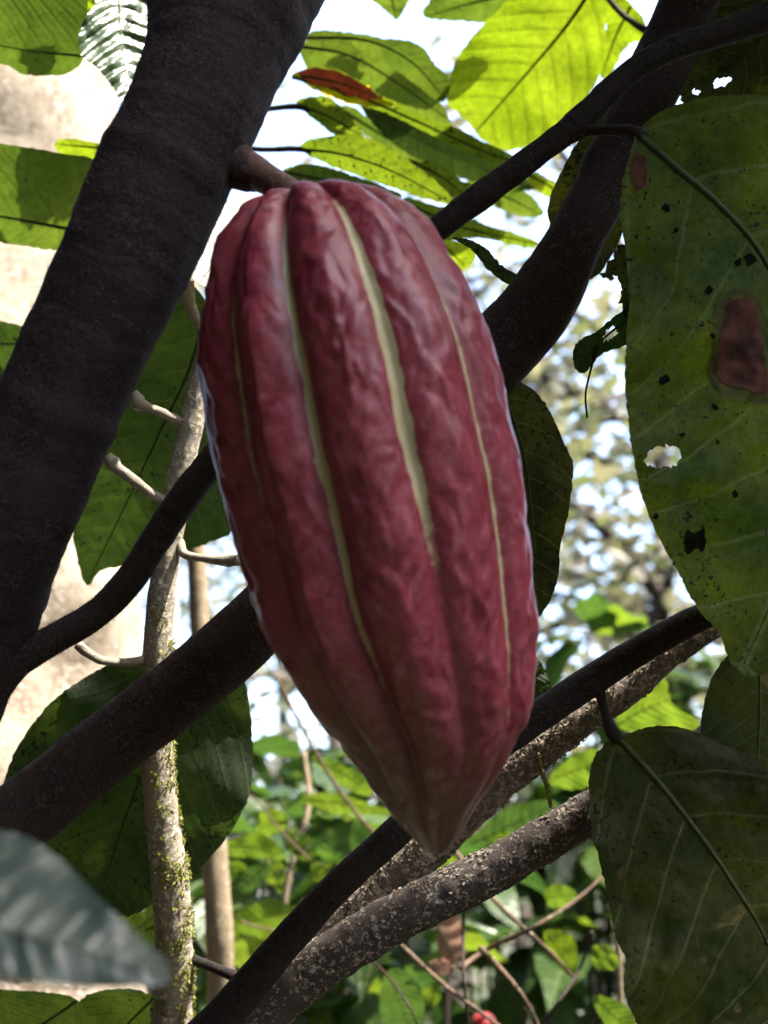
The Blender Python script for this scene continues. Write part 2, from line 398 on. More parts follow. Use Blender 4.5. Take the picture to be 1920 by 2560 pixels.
UNDER = Vector((.2, .62, .76))
LEAFN = [0]
def leaf(parent, outline, mid, d0, normal, mat, holes=(), petiole=None, label=None, step=13, fold=.15, curl=0.0,
         wave=.0012, quilt=.0006, veins=9.0, sweep=11.0, ribw=9, rib='rib', patches=(), name='leaf', smooth=3, ragged=1.2):
    LEAFN[0] += 1; rs = np.random.default_rng(LEAFN[0]); sd = LEAFN[0] * 3.7
    n = Vector(normal).normalized()
    md = np.array([p[:2] for p in catmull(mid, 12)])
    seg = np.linalg.norm(np.diff(md, axis=0), axis=1); al = np.concatenate([[0], np.cumsum(seg)]); LT = al[-1]
    r0 = n.dot(ray(*md[0]))
    def ud(p):
        p = np.asarray(p, float)
        a, b = md[:-1], md[1:]; ab = b - a
        t = ((p[:, None] - a) * ab).sum(2) / (ab ** 2).sum(1)
        tc = np.clip(t, 0, 1)
        tc[:, 0] = np.minimum(t[:, 0], 1); tc[:, -1] = np.maximum(t[:, -1], 0) if len(ab) > 1 else t[:, -1]
        q = a + tc[..., None] * ab; dd = ((p[:, None] - q) ** 2).sum(2); k = dd.argmin(1); r = np.arange(len(p))
        cr = ab[k, 0] * (p[:, 1] - q[r, k][:, 1]) - ab[k, 1] * (p[:, 0] - q[r, k][:, 0])
        return (al[k] + tc[r, k] * seg[k]) / LT, np.sqrt(dd[r, k]) * np.sign(cr) / LT
    def lift(p, off=0.0):
        u, d = ud(p); out = []
        for (x, y), uu, dd in zip(p, u, d):
            r = ray(x, y); de = d0 * r0 / n.dot(r); Lm = LT * de / F
            s = uu * veins - abs(dd) ** 1.25 * sweep
            pp = abs(s - round(s))
            e = fold * abs(dd) * Lm + curl * uu * uu * Lm
            e += wave * min(1, abs(dd) * 5) * (math.sin(uu * 17 + sd + (2 if dd > 0 else 0)) + 1.5 * noise.noise(Vector((x * .009, y * .009, sd))))
            e -= quilt * math.sin(math.pi * min(1, pp * 2) * .5) * min(1, abs(dd) * 14)
            e += quilt * .5 * noise.noise(Vector((x * .04, y * .04, sd)))
            out.append(CAM + r * (de + e + off))
        return out, np.stack([u, d + .5], 1)
    o = catmull_closed(outline, smooth) if smooth > 1 else outline
    o = resample(o, step * .8)
    o = [p + rs.normal(0, ragged, 2) for p in o]
    hs = [[q + rs.normal(0, 3.0, 2) for q in resample(catmull_closed(h, 2), step * .6)] for h in holes]
    v2, f = grid_mesh(o, hs, step, rs)
    v3, uv = lift(v2)
    lf = link(name, mesh(name, v3, f, True, uv), M[mat], parent)
    if label: lf['label'] = label
    # midrib on the side facing the camera
    inside = in_poly(md, np.array(o)); k = [i for i in range(len(md)) if inside[i]]
    if ribw and len(k) > 4:
        c3, _ = lift([md[i] for i in k], -.0002)
        rr = [max(.00012, ribw * .5 * (1 - .85 * i / len(md)) * d0 / F) for i in k]
        link('midrib', Tube(c3, rr, seg=6).me('midrib'), M[rib], lf)
    if petiole:
        link('petiole', pxtube(petiole, 6, seg=8, amp=.08, freq=300).me('petiole'), M['twig'], lf)
    for (po, pm, pn) in patches:
        off_ = -.0004 if pn == 'yellow_halo' else -.0007
        pv, pf = grid_mesh([p + rs.normal(0, 2.2 if 'spot' not in pn else 1.0, 2) for p in resample(catmull_closed(po, 3), 9)], [], 11, rs)
        q3, quv = lift(pv, off_)
        link(pn, mesh(pn, q3, pf, True, quv), M[pm], lf)
    return lf
def Z(ox, oy, s, pts): return [(ox + s * x, oy + s * y) for x, y in pts]
Z1 = lambda *p: Z(0, 0, .5787, p)
Z2 = lambda *p: Z(960, 0, .5787, p)
ZT = lambda *p: Z(680, 0, .3858, p)
ZC = lambda *p: Z(1380, 740, .407, p)
ZU = lambda *p: Z(500, 1880, .3617, p)

# ------------------------------------------------------------------ ground
def floor_me():
    n = 60; v = []; f = []
    for i in range(n + 1):
        for j in range(n + 1):
            x = (i / n - .5); y = (j / n - .5)
            x = math.copysign(abs(x * 2) ** 2 * 150, x); y = math.copysign(abs(y * 2) ** 2 * 150, y)
            z = .25 * noise.noise(Vector((x * .3, y * .3, 0))) + .05 * noise.noise(Vector((x * 2, y * 2, 4)))
            z -= .10 * max(0, y - 1) if y < 30 else 2.9
            v.append((x, y, z))
    for i in range(n):
        for j in range(n):
            a = i * (n + 1) + j; f.append((a, a + n + 1, a + n + 2, a + 1))
    return mesh('forest_floor', v, f)
N = NT('leaf_litter'); p_ = pos(N)
c_ = N.mix(N.ss(N.noise(p_, 9, 6, .7), .35, .65), (.028, .019, .011), (.085, .055, .032))
c_ = N.mix(N.ss(N.noise(p_, 1.3, 4, .6), .5, .62), c_, (.04, .07, .018))
pb_ = N.n('ShaderNodeBsdfPrincipled'); N.set(pb_.inputs['Base Color'], c_); pb_.inputs['Roughness'].default_value = .9
N.set(pb_.inputs['Normal'], N.bump(N.noise(p_, 24, 6, .7), 1, .05)); M['floor'] = N.out(pb_.outputs[0])
tag(link('forest_floor', floor_me(), M['floor']), kind='structure')
def ground_z(x, y):
    return .25 * noise.noise(Vector((x * .3, y * .3, 0))) + .05 * noise.noise(Vector((x * 2, y * 2, 4))) - (.10 * max(0, y - 1) if y < 30 else 2.9)

# ------------------------------------------------------------------ cacao pod
pod = empty('cacao_pod', P(735, 470, .345), 'ripening dark red cacao pod with yellow-green furrows hanging from the trunk', 'cacao pod')
VS = 1920 / 1659
AX0 = np.array((700., 410.)); AXD = np.array((.162, .987)); AXN = np.array((.987, -.162))
PROF = [(34, 3, -52), (16, 45, -50), (6, 90, -46), (16, 138, -40), (55, 190, -32), (118, 241, -25), (244, 290, -20), (341, 315, -14), (442, 325, -8),
        (563, 329, -5), (667, 326, 3), (781, 317, 9), (905, 303, 13), (1013, 277, 27), (1112, 243, 38), (1191, 205, 47), (1289, 145, 36),
        (1357, 95, 22), (1414, 52, 17), (1440, 30, 14), (1452, 14, 12), (1455, 2, 12)]
FUR = [-47, -18, 17, 50, 86, 122, 158, 194, 231, 272]
FW = {-47: (1.4, .5, .10, .60), -18: (1.7, .9, .04, .80), 17: (2.7, 1.25, .03, .62), 50: (1.2, .55, .14, .90)}   # stripe half width (deg), strength, from, to
FDEEP = {-47: .9, -18: 1.5, 17: 1.0, 50: .9}
def pod_mesh():
    prof = np.array(catmull(PROF, 20)); n = len(prof); m = 480
    v = np.empty((n, m, 3)); stripe = np.zeros((n, m)); along = np.zeros((n, m)); groove = np.zeros((n, m)); flank = np.zeros((n, m))
    D = .345; sc = VS * D / F
    to_cam = -FWD
    for i, (s, h, c) in enumerate(prof):
        px, py = (AX0 + AXD * s + AXN * c) * VS
        C = P(px, py, D)
        t = s / 1455
        side = (RIGHT * AXN[0] - UP * AXN[1])
        ax = (RIGHT * AXD[0] - UP * AXD[1])
        taper = min(1, max(0, (1 - t) / .22)) ** .7
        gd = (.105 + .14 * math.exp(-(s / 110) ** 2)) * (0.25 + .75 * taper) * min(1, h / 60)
        for k in range(m):
            a = 360 * k / m
            # lateral wander of furrows
            aw = a + 1.6 * noise.noise(Vector((t * 5, math.cos(math.radians(a)) * 1.5, math.sin(math.radians(a)) * 1.5)))
            best = 1e9; bf = None
            for fa in FUR:
                dd = (aw - fa + 180) % 360 - 180
                if abs(dd) < abs(best): best = dd; bf = fa
            g = abs(best)
            deep = FDEEP.get(bf, 1)
            val = 1 / (1 + (g / 4.2) ** 2)                       # narrow valley
            lobe = math.cos(math.radians(min(g, 18) * 10)) * .5 + .5  # round ridges
            ca, sa = math.cos(math.radians(a)), math.sin(math.radians(a))
            hr = h * sc
            q = Vector((ca * hr, sa * hr, s * sc))
            # wrinkled, warty skin, drawn out along the pod
            qq = Vector((q.x * 190, q.y * 190, q.z * 110)); wv = noise.noise_vector(qq * .5) * 1.1
            b = noise.noise(qq + wv) * .75 + noise.noise(qq * 2.1 + wv * 1.5) * .22 + noise.noise(qq * 4.6) * .05
            b2 = noise.noise(Vector((q.x * 95, q.y * 95, q.z * 42)))
            amp = (1 - .75 * val) * min(1, h / 120) * (.25 + .75 * taper)
            rr = hr * (1 - gd * (.62 * val + .38 * lobe) * deep) + amp * (.0014 * b + .0010 * b2)
            p = C + side * (sa * rr) + to_cam * (ca * rr)
            lift_ = gd * (1 - lobe) * .0
            v[i, k] = p
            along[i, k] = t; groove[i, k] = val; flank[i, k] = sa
            if bf in FW:
                wd, st, t0, t1 = FW[bf]
                wd *= (.75 + .5 * math.sin(math.pi * min(1, max(0, (t - t0) / (t1 - t0 + 1e-6))))) * (1 + .25 * noise.noise(Vector((t * 25, bf, 0))))
                e = max(0, 1 - (g / wd) ** 2) ** .5 if g < wd else 0
                env = min(1, max(0, (t - t0) / .08)) * min(1, max(0, (t1 - t) / .28))
                stripe[i, k] = st * env * e
            else: stripe[i, k] = .5 * max(0, 1 - g / 2) * min(1, max(0, (.7 - t) / .2))
    f = []
    for i in range(n - 1):
        for k in range(m):
            k2 = (k + 1) % m
            f.append((i * m + k, (i + 1) * m + k, (i + 1) * m + k2, i * m + k2))
    f.append(tuple(range(m))); f.append(tuple(range((n - 1) * m, n * m))[::-1])
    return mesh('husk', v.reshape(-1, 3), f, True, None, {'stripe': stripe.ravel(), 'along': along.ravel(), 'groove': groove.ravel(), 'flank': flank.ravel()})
N = NT('pod_skin'); p_ = pos(N)
A = lambda nm: N.n('ShaderNodeAttribute', attribute_name=nm).outputs['Fac']
st_, al_, gr_ = A('stripe'), A('along'), A('groove')
n1 = N.noise(p_, 70, 5, .6, .5); n2 = N.noise(p_, 330, 5, .65, .3); n3 = N.noise(p_, 1300, 3, .6)
c_ = N.mix(N.ss(n1, .32, .68), (.175, .018, .034), (.255, .040, .062))
c_ = N.mix(N.ss(n2, .48, .72, 0, .55), c_, (.30, .105, .125))
mv = N.n('ShaderNodeMapping', i_0=p_); mv.inputs['Scale'].default_value = (1, 1, .5)
c_ = N.mix(N.ss(N.noise(mv.outputs[0], 210, 4, .6, .8), .50, .70, 0, .55), c_, (.36, .095, .135))  # lighter pink streaks painted in for the skin's mottled highlights
c_ = N.mix(N.ss(n2, .5, .28, 0, .55), c_, (.10, .010, .018))
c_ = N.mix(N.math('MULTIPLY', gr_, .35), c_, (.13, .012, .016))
tip = N.ss(N.math('ADD', N.math('ADD', al_, N.math('MULTIPLY', A('flank'), -.10)), N.math('MULTIPLY', N.math('SUBTRACT', n1, .5), .22)), .66, .95)  # olive tip colour, carried up the left flank to imitate shade there
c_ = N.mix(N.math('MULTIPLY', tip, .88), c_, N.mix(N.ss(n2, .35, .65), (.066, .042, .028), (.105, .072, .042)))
c_ = N.mix(N.ss(N.math('ADD', st_, N.math('MULTIPLY', N.math('SUBTRACT', n2, .5), .9)), .12, .62, 0, .92), c_, N.mix(N.ss(n1, .3, .7), (.37, .345, .18), (.46, .42, .25)))
pb_ = N.n('ShaderNodeBsdfPrincipled'); N.set(pb_.inputs['Base Color'], c_)
N.set(pb_.inputs['Roughness'], N.ss(n2, .3, .7, .37, .50)); pb_.inputs['Specular IOR Level'].default_value = .5
N.set(pb_.inputs['Normal'], N.bump(N.math('ADD', n2, N.math('MULTIPLY', n3, .35)), .16, .0006))
M['pod'] = N.out(pb_.outputs[0])
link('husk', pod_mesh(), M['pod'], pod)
link('stalk', pxtube([(480, 350, .372, 150), (545, 382, .368, 120), (605, 414, .361, 96), (670, 450, .351, 76), (735, 490, .345, 72), (765, 530, .345, 66)], 8, seg=24, amp=.05, freq=120, ring=.12).me('stalk'), M['stalk'], pod)

# ------------------------------------------------------------------ cacao tree
tree = empty('cacao_tree', P(100, 1700, .37), 'dark cacao tree whose leaning trunk crosses the upper left of the photo', 'tree')
t = pxtube([(1000, -1150, .46, 380), (760, -420, .40, 400), (660, -160, .385, 398), (583, 0, .375, 392), (520, 190, .366, 336), (480, 285, .362, 322), (430, 393, .36, 326), (372, 520, .358, 326),
            (320, 640, .357, 318), (241, 808, .357, 306), (166, 970, .358, 302), (60, 1219, .36, 306), (-5, 1370, .364, 310), (-50, 1480, .37, 316), (-110, 1640, .374, 322), (-230, 1900, .38, 330), (-440, 2350, .40, 345), (-760, 3100, .44, 380), (-1100, 4300, .52, 430), (-1500, 7800, .60, 560)],
           20, seg=96, amp=.032, freq=75, ring=.09, knobs=[(.50, 1.2, .010, .05), (.63, 4.4, .012, .06)])
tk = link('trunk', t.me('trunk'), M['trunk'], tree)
link('flower_cushion', pxtube([(470, 352, .372, 80), (535, 388, .366, 124), (585, 412, .361, 118), (622, 432, .3565, 92), (650, 444, .353, 70), (675, 456, .351, 40)], 8, seg=28, amp=.10, freq=130, ring=.1).me('flower_cushion'), M['branch'], tree)
v, f = fuzz(t, 9000, .0017); tag(link('bark_hair', mesh('bark_hair', v, f, False), M['fuzz'], tk), kind='stuff')
t = pxtube([(-560, 2520, .41, 220), (-330, 2330, .405, 205), (-120, 2160, .405, 190), (60, 2035, .41, 182), (250, 1880, .415, 176), (400, 1765, .42, 172), (560, 1635, .425, 172), (700, 1500, .43, 170), (900, 1280, .435, 172),
            (1120, 1010, .44, 178), (1260, 862, .44, 186), (1352, 755, .44, 178), (1425, 620, .44, 146), (1495, 490, .442, 138), (1565, 345, .445, 140), (1640, 190, .45, 150),
            (1700, 60, .455, 146), (1760, -100, .46, 150), (1830, -330, .47, 150), (1990, -900, .50, 140)],
           16, seg=48, amp=.035, freq=70, ring=.06, knobs=[(.62, .6, .006, .10), (.625, 3.0, .007, .10), (.30, 2, .006, .05)])
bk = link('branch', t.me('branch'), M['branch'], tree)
v, f = fuzz(t, 7000, .0016, random.Random(9)); tag(link('bark_hair', mesh('bark_hair', v, f, False), M['fuzz'], bk), kind='stuff')
bk['label'] = 'thick brown branch rising from lower left behind the pod to the upper right'
t = pxtube([(-60, 1770, .372, 100), (30, 1660, .372, 92), (130, 1600, .374, 78), (240, 1535, .378, 74), (320, 1455, .382, 76), (390, 1350, .39, 76), (460, 1245, .398, 78), (540, 1140, .405, 74),
            (700, 940, .412, 66), (900, 720, .412, 62), (1085, 578, .408, 64), (1250, 455, .405, 66), (1400, 342, .403, 62), (1440, 312, .403, 72), (1500, 250, .403, 62), (1570, 185, .404, 58),
            (1640, 140, .405, 60), (1720, 108, .407, 62), (1810, 80, .41, 66), (1920, 40, .415, 76), (2100, -40, .42, 84)],
           14, seg=24, amp=.05, freq=150, ring=.22)
bt = link('branch', t.me('branch'), M['twig'], tree)
bt['label'] = 'thin dark branch running from the trunk base behind the pod to the top right'
v, f = fuzz(t, 4000, .0012, random.Random(10)); tag(link('bark_hair', mesh('bark_hair', v, f, False), M['fuzz'], bt), kind='stuff')

# large old leaf on the right, with its dead patch and insect holes
RIGHTN = Vector((-.25, .93, .28))
leaf(tree, [(1592, 335), (1640, 285), (1740, 248), (1830, 238), (1940, 242), (2080, 300), (2220, 480), (2290, 760), (2290, 1060), (2200, 1360), (2050, 1580), (1900, 1690), (1826, 1655),
            (1800, 1585), (1748, 1528), (1700, 1440), (1650, 1350), (1612, 1262), (1590, 1180), (1572, 1060), (1562, 960), (1566, 850), (1574, 740), (1566, 640), (1552, 540), (1556, 450), (1575, 390)],
     [(1592, 335), (1690, 420), (1800, 515), (1905, 640), (1985, 830), (2015, 1050), (2000, 1280), (1930, 1500), (1860, 1660)],
     .388, RIGHTN, 'bigleaf', step=12, veins=8, sweep=9, ribw=20, fold=-.05, wave=.0028, quilt=.0018,
     holes=[[(1612, 1150), (1625, 1130), (1655, 1113), (1690, 1122), (1704, 1140), (1692, 1160), (1660, 1170), (1630, 1168)]],
     patches=[([(1790, 760), (1830, 725), (1885, 728), (1915, 790), (1925, 860), (1945, 970), (1905, 1010), (1850, 1000), (1800, 985), (1768, 935), (1780, 850)], 'halo', 'yellow_halo'),
              *[([(x + r * math.cos(a) * (1 + .3 * math.sin(a * 3 + x)), y + r * math.sin(a) * (1 + .3 * math.cos(a * 2 + y))) for a in (0, .9, 1.8, 2.7, 3.6, 4.5, 5.4)], 'blackpatch', 'black_spot') for x, y, r in
                ((1875, 650, 14), (1846, 655, 9), (1665, 520, 11), (1772, 725, 10), (1660, 950, 13), (1786, 1017, 8), (1781, 840, 7), (1706, 1088, 7), (1838, 1235, 8), (1690, 575, 6), (1795, 1105, 6), (1640, 1290, 7))],
              ([(1711, 1350), (1719, 1324), (1736, 1335), (1758, 1320), (1767, 1348), (1757, 1378), (1738, 1369), (1720, 1386)], 'blackpatch', 'black_blotch'), ([(1815, 770), (1840, 748), (1872, 748), (1895, 790), (1905, 850), (1920, 960), (1900, 985), (1860, 972), (1815, 960), (1790, 930), (1800, 860)], 'brownpatch', 'dead_patch'),
              ([(1582, 395), (1604, 385), (1618, 420), (1612, 470), (1588, 475), (1580, 430)], 'brownpatch', 'dead_patch')],
     petiole=[(1440, 320, .403, 44), (1480, 326, .401, 28), (1540, 326, .396, 28), (1585, 332, .390, 40), (1605, 345, .3885, 34)],
     label='huge dark green leaf on the right with a brown dead patch and one hole')
DEEPN = Vector((-.1, .95, .25))
leaf(tree, [(1240, 940), (1330, 972), (1377, 1033), (1417, 1120), (1433, 1165), (1429, 1225), (1420, 1290), (1403, 1355), (1397, 1425), (1386, 1475), (1355, 1535), (1290, 1570), (1190, 1500), (1150, 1200), (1180, 1000)],
     [(1230, 930), (1300, 1100), (1330, 1300), (1340, 1540)], .45, DEEPN, 'mossleaf', label='dark speckled leaf showing behind the right edge of the pod')
leaf(tree, [(1372, 560), (1376, 490), (1420, 395), (1470, 322), (1545, 240), (1600, 200), (1640, 260), (1640, 420), (1560, 580), (1480, 700), (1400, 640)],
     [(1610, 205), (1500, 380), (1400, 600)], .475, Vector((.3, .9, .3)), 'mossleaf', label='moss-speckled dark leaf lying behind the thick branch at upper right')
leaf(tree, [(1700, 250), (1735, 110), (1780, 10), (1920, -60), (2050, 100), (2020, 220), (1920, 250), (1830, 262), (1760, 258)],
     [(2000, -40), (1860, 140), (1710, 245)], .455, Vector((.2, .85, .5)), 'mossleaf',
     holes=[[(1784, 205), (1800, 195), (1822, 196), (1826, 206), (1806, 214), (1790, 220)], [(1730, 228), (1738, 222), (1748, 228), (1740, 235)]], step=9,
     label='dark mottled leaf with a white hole in the top right corner')
leaf(tree, ZC((130, 340), (165, 275), (280, 215), (380, 130), (470, 80), (520, 120), (500, 260), (420, 320), (360, 332), (300, 360), (250, 420), (200, 472), (140, 445)),
     ZC((500, 120), (330, 250), (160, 430)), .43, Vector((-.3, .8, .5)), 'darkleaf', holes=[ZC((308, 275), (335, 215), (388, 180), (394, 225), (345, 270))], step=8, fold=.5,
     label='curled torn dark leaf scrap dangling left of the huge leaf')
link('tendril', pxtube([(1492, 865, .428, 10), (1478, 920, .428, 6), (1464, 985, .428, 5), (1468, 1045, .428, 3)], 8, seg=6).me('tendril'), M['twig'], tree)
leaf(tree, [(1505, 690), (1530, 640), (1590, 590), (1640, 640), (1620, 740), (1560, 800), (1545, 690), (1525, 700)], [(1620, 600), (1520, 690)], .432, DEEPN, 'mossleaf', ragged=4, step=9)
leaf(tree, [(1130, 595), (1170, 598), (1215, 620), (1250, 660), (1300, 690), (1340, 700), (1300, 720), (1250, 700), (1215, 668), (1175, 622)], [(1130, 597), (1230, 660), (1330, 710)], .455, Vector((0, .8, .6)), 'darkleaf', step=8,
     label='narrow black curled leaf between pod and thick branch')
# leaf squeezed between trunk and pod, its sun glare painted as white
leaf(tree, [(486, 700), (478, 655), (500, 592), (540, 530), (575, 503), (640, 484), (690, 494), (680, 550), (610, 640), (530, 712)],
     [(690, 490), (590, 590), (500, 705)], .52, Vector((-.70, .66, -.25)), 'whiteleaf', quilt=.0015, veins=16, sweep=3, ribw=8,
     label='ribbed leaf painted white with sun glare, squeezed between the trunk and pod')

# ------------------------------------------------------------------ spray of sunlit leaves above the pod
spray = empty('leafy_twig', P(560, 330, .62), 'twig of sunlit yellow-green leaves fanning out above the pod', 'twig')
link('stem', pxtube([(330, 560, .65, 50), (440, 440, .64, 46), (560, 350, .63, 40), (590, 230, .64, 36), (640, 60, .66, 34), (700, -200, .68, 30), (800, -700, .72, 26), (950, -1500, .8, 18)], 8, seg=12, amp=.08, freq=150).me('stem'), M['branch'], spray)
UN = UNDER
SPD = .12
def sleaf(o, m, d, *a, petiole=None, **k):
    return leaf(spray, o, m, d + SPD, *a, petiole=petiole and [(x, y, z + SPD, w_) for x, y, z, w_ in petiole], **k)
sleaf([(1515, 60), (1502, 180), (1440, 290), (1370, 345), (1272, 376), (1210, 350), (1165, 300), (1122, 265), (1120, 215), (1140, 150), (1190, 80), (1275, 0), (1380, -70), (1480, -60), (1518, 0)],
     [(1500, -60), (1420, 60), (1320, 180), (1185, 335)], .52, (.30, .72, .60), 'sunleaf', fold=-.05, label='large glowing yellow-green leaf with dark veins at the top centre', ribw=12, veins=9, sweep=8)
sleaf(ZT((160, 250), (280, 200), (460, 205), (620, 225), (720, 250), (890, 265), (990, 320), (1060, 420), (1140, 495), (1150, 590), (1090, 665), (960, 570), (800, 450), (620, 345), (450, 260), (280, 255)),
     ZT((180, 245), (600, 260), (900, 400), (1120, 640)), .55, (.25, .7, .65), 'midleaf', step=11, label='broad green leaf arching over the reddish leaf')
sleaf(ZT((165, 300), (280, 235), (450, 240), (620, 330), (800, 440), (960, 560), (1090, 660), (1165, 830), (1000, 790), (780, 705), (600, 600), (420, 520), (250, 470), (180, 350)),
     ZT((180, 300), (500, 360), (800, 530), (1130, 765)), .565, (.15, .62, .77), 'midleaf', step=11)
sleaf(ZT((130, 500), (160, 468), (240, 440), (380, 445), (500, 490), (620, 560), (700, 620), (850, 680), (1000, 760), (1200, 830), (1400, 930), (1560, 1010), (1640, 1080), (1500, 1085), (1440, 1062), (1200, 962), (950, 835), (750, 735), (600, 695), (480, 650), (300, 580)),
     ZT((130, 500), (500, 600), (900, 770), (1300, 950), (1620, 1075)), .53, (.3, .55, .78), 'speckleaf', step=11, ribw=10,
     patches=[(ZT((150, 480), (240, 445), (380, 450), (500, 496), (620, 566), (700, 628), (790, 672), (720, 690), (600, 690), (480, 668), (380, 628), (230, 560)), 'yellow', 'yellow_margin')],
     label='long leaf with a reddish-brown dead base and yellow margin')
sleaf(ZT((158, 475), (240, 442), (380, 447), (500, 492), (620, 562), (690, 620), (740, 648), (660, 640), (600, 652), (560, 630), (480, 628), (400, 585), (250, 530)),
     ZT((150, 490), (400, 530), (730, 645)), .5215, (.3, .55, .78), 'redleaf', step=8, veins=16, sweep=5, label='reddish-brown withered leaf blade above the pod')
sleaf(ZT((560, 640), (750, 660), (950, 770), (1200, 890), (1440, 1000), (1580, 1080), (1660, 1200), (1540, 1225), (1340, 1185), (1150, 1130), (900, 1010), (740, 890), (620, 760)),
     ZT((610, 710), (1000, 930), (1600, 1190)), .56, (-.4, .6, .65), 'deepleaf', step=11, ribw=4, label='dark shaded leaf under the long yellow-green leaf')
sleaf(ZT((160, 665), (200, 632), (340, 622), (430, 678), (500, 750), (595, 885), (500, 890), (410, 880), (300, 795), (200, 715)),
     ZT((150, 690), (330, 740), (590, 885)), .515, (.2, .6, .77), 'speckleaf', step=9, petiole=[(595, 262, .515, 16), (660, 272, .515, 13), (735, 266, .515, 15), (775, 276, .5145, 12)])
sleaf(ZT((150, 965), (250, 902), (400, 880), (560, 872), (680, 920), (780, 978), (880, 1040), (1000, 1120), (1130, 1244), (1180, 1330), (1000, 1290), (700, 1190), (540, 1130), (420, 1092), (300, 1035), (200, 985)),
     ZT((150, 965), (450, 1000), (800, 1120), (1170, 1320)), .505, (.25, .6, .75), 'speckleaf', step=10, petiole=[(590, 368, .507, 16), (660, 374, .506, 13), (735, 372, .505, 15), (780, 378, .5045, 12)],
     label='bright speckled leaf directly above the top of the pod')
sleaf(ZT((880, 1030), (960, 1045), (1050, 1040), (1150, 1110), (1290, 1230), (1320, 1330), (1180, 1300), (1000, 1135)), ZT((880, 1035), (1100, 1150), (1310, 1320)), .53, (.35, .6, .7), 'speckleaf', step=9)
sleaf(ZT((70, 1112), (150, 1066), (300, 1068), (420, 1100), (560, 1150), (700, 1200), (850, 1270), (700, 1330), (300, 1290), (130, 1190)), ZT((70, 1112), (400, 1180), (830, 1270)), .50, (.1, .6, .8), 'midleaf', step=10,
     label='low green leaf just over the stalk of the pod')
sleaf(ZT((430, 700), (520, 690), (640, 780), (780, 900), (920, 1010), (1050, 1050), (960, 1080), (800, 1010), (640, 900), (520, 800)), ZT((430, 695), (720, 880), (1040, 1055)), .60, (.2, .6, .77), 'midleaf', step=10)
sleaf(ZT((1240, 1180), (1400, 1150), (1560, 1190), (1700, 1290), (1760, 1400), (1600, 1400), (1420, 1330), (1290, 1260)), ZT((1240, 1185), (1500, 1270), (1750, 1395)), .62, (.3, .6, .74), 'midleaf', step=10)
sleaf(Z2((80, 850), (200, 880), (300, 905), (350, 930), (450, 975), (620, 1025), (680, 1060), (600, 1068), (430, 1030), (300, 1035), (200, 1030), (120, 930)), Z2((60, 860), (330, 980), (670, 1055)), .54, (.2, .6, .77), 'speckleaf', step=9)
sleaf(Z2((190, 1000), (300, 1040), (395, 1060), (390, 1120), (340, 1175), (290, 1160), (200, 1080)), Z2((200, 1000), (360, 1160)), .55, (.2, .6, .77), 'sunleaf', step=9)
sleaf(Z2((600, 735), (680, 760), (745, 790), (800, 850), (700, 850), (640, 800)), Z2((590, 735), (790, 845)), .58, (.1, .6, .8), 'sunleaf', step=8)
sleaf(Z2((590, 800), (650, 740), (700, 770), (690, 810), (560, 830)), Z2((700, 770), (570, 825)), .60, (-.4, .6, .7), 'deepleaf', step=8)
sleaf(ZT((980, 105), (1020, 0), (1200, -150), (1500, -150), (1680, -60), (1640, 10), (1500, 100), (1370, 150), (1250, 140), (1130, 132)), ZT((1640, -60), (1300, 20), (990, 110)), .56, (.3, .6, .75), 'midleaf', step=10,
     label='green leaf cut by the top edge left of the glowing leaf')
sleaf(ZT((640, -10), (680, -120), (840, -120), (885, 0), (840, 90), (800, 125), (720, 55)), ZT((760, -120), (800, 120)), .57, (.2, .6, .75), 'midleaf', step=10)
sleaf(Z2((930, 20), (1000, -30), (1110, 60), (1135, 170), (1060, 190), (1000, 290), (985, 330), (935, 335), (925, 250), (960, 110)), Z2((1080, 0), (1000, 160), (940, 330)), .58, (.35, .7, .6), 'sunleaf', step=10)
link('side_twig', pxtube([(1480, -60, .64, 12), (1540, 20, .62, 14), (1590, 62, .60, 15), (1630, 92, .59, 22), (1612, 170, .6, 10)], 8, seg=8, amp=.1, freq=200).me('side_twig'), M['branch'], spray)

# ------------------------------------------------------------------ leaves at the left, behind the trunk
lt = empty('leafy_twig', P(330, 420, .62), 'twig of green and silvery leaves at the upper left behind the trunk', 'twig')
link('stem', pxtube([(460, 640, .62, 44), (400, 450, .62, 42), (380, 250, .61, 40), (390, 60, .60, 38), (420, -200, .6, 34), (440, -700, .64, 30), (520, -1500, .72, 22)], 8, seg=12, amp=.08, freq=150).me('stem'), M['branch'], lt)
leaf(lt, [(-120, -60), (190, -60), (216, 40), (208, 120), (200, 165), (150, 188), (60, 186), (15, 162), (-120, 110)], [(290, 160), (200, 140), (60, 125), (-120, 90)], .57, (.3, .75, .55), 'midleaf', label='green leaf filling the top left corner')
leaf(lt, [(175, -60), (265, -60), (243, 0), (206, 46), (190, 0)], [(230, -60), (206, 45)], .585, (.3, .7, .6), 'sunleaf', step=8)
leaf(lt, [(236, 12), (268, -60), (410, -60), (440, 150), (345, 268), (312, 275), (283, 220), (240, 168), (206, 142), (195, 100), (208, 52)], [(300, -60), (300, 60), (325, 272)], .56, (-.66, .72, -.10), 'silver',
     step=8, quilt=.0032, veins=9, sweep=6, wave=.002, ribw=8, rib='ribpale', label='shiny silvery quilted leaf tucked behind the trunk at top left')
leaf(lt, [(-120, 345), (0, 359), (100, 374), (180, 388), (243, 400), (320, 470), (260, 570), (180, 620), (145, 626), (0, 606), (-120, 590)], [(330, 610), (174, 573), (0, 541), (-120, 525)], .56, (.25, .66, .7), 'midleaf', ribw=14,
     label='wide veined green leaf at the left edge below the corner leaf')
leaf(lt, [(135, 360), (165, 346), (230, 355), (300, 372), (250, 402), (165, 388)], [(300, 375), (140, 360)], .60, UN, 'sunleaf', step=8)
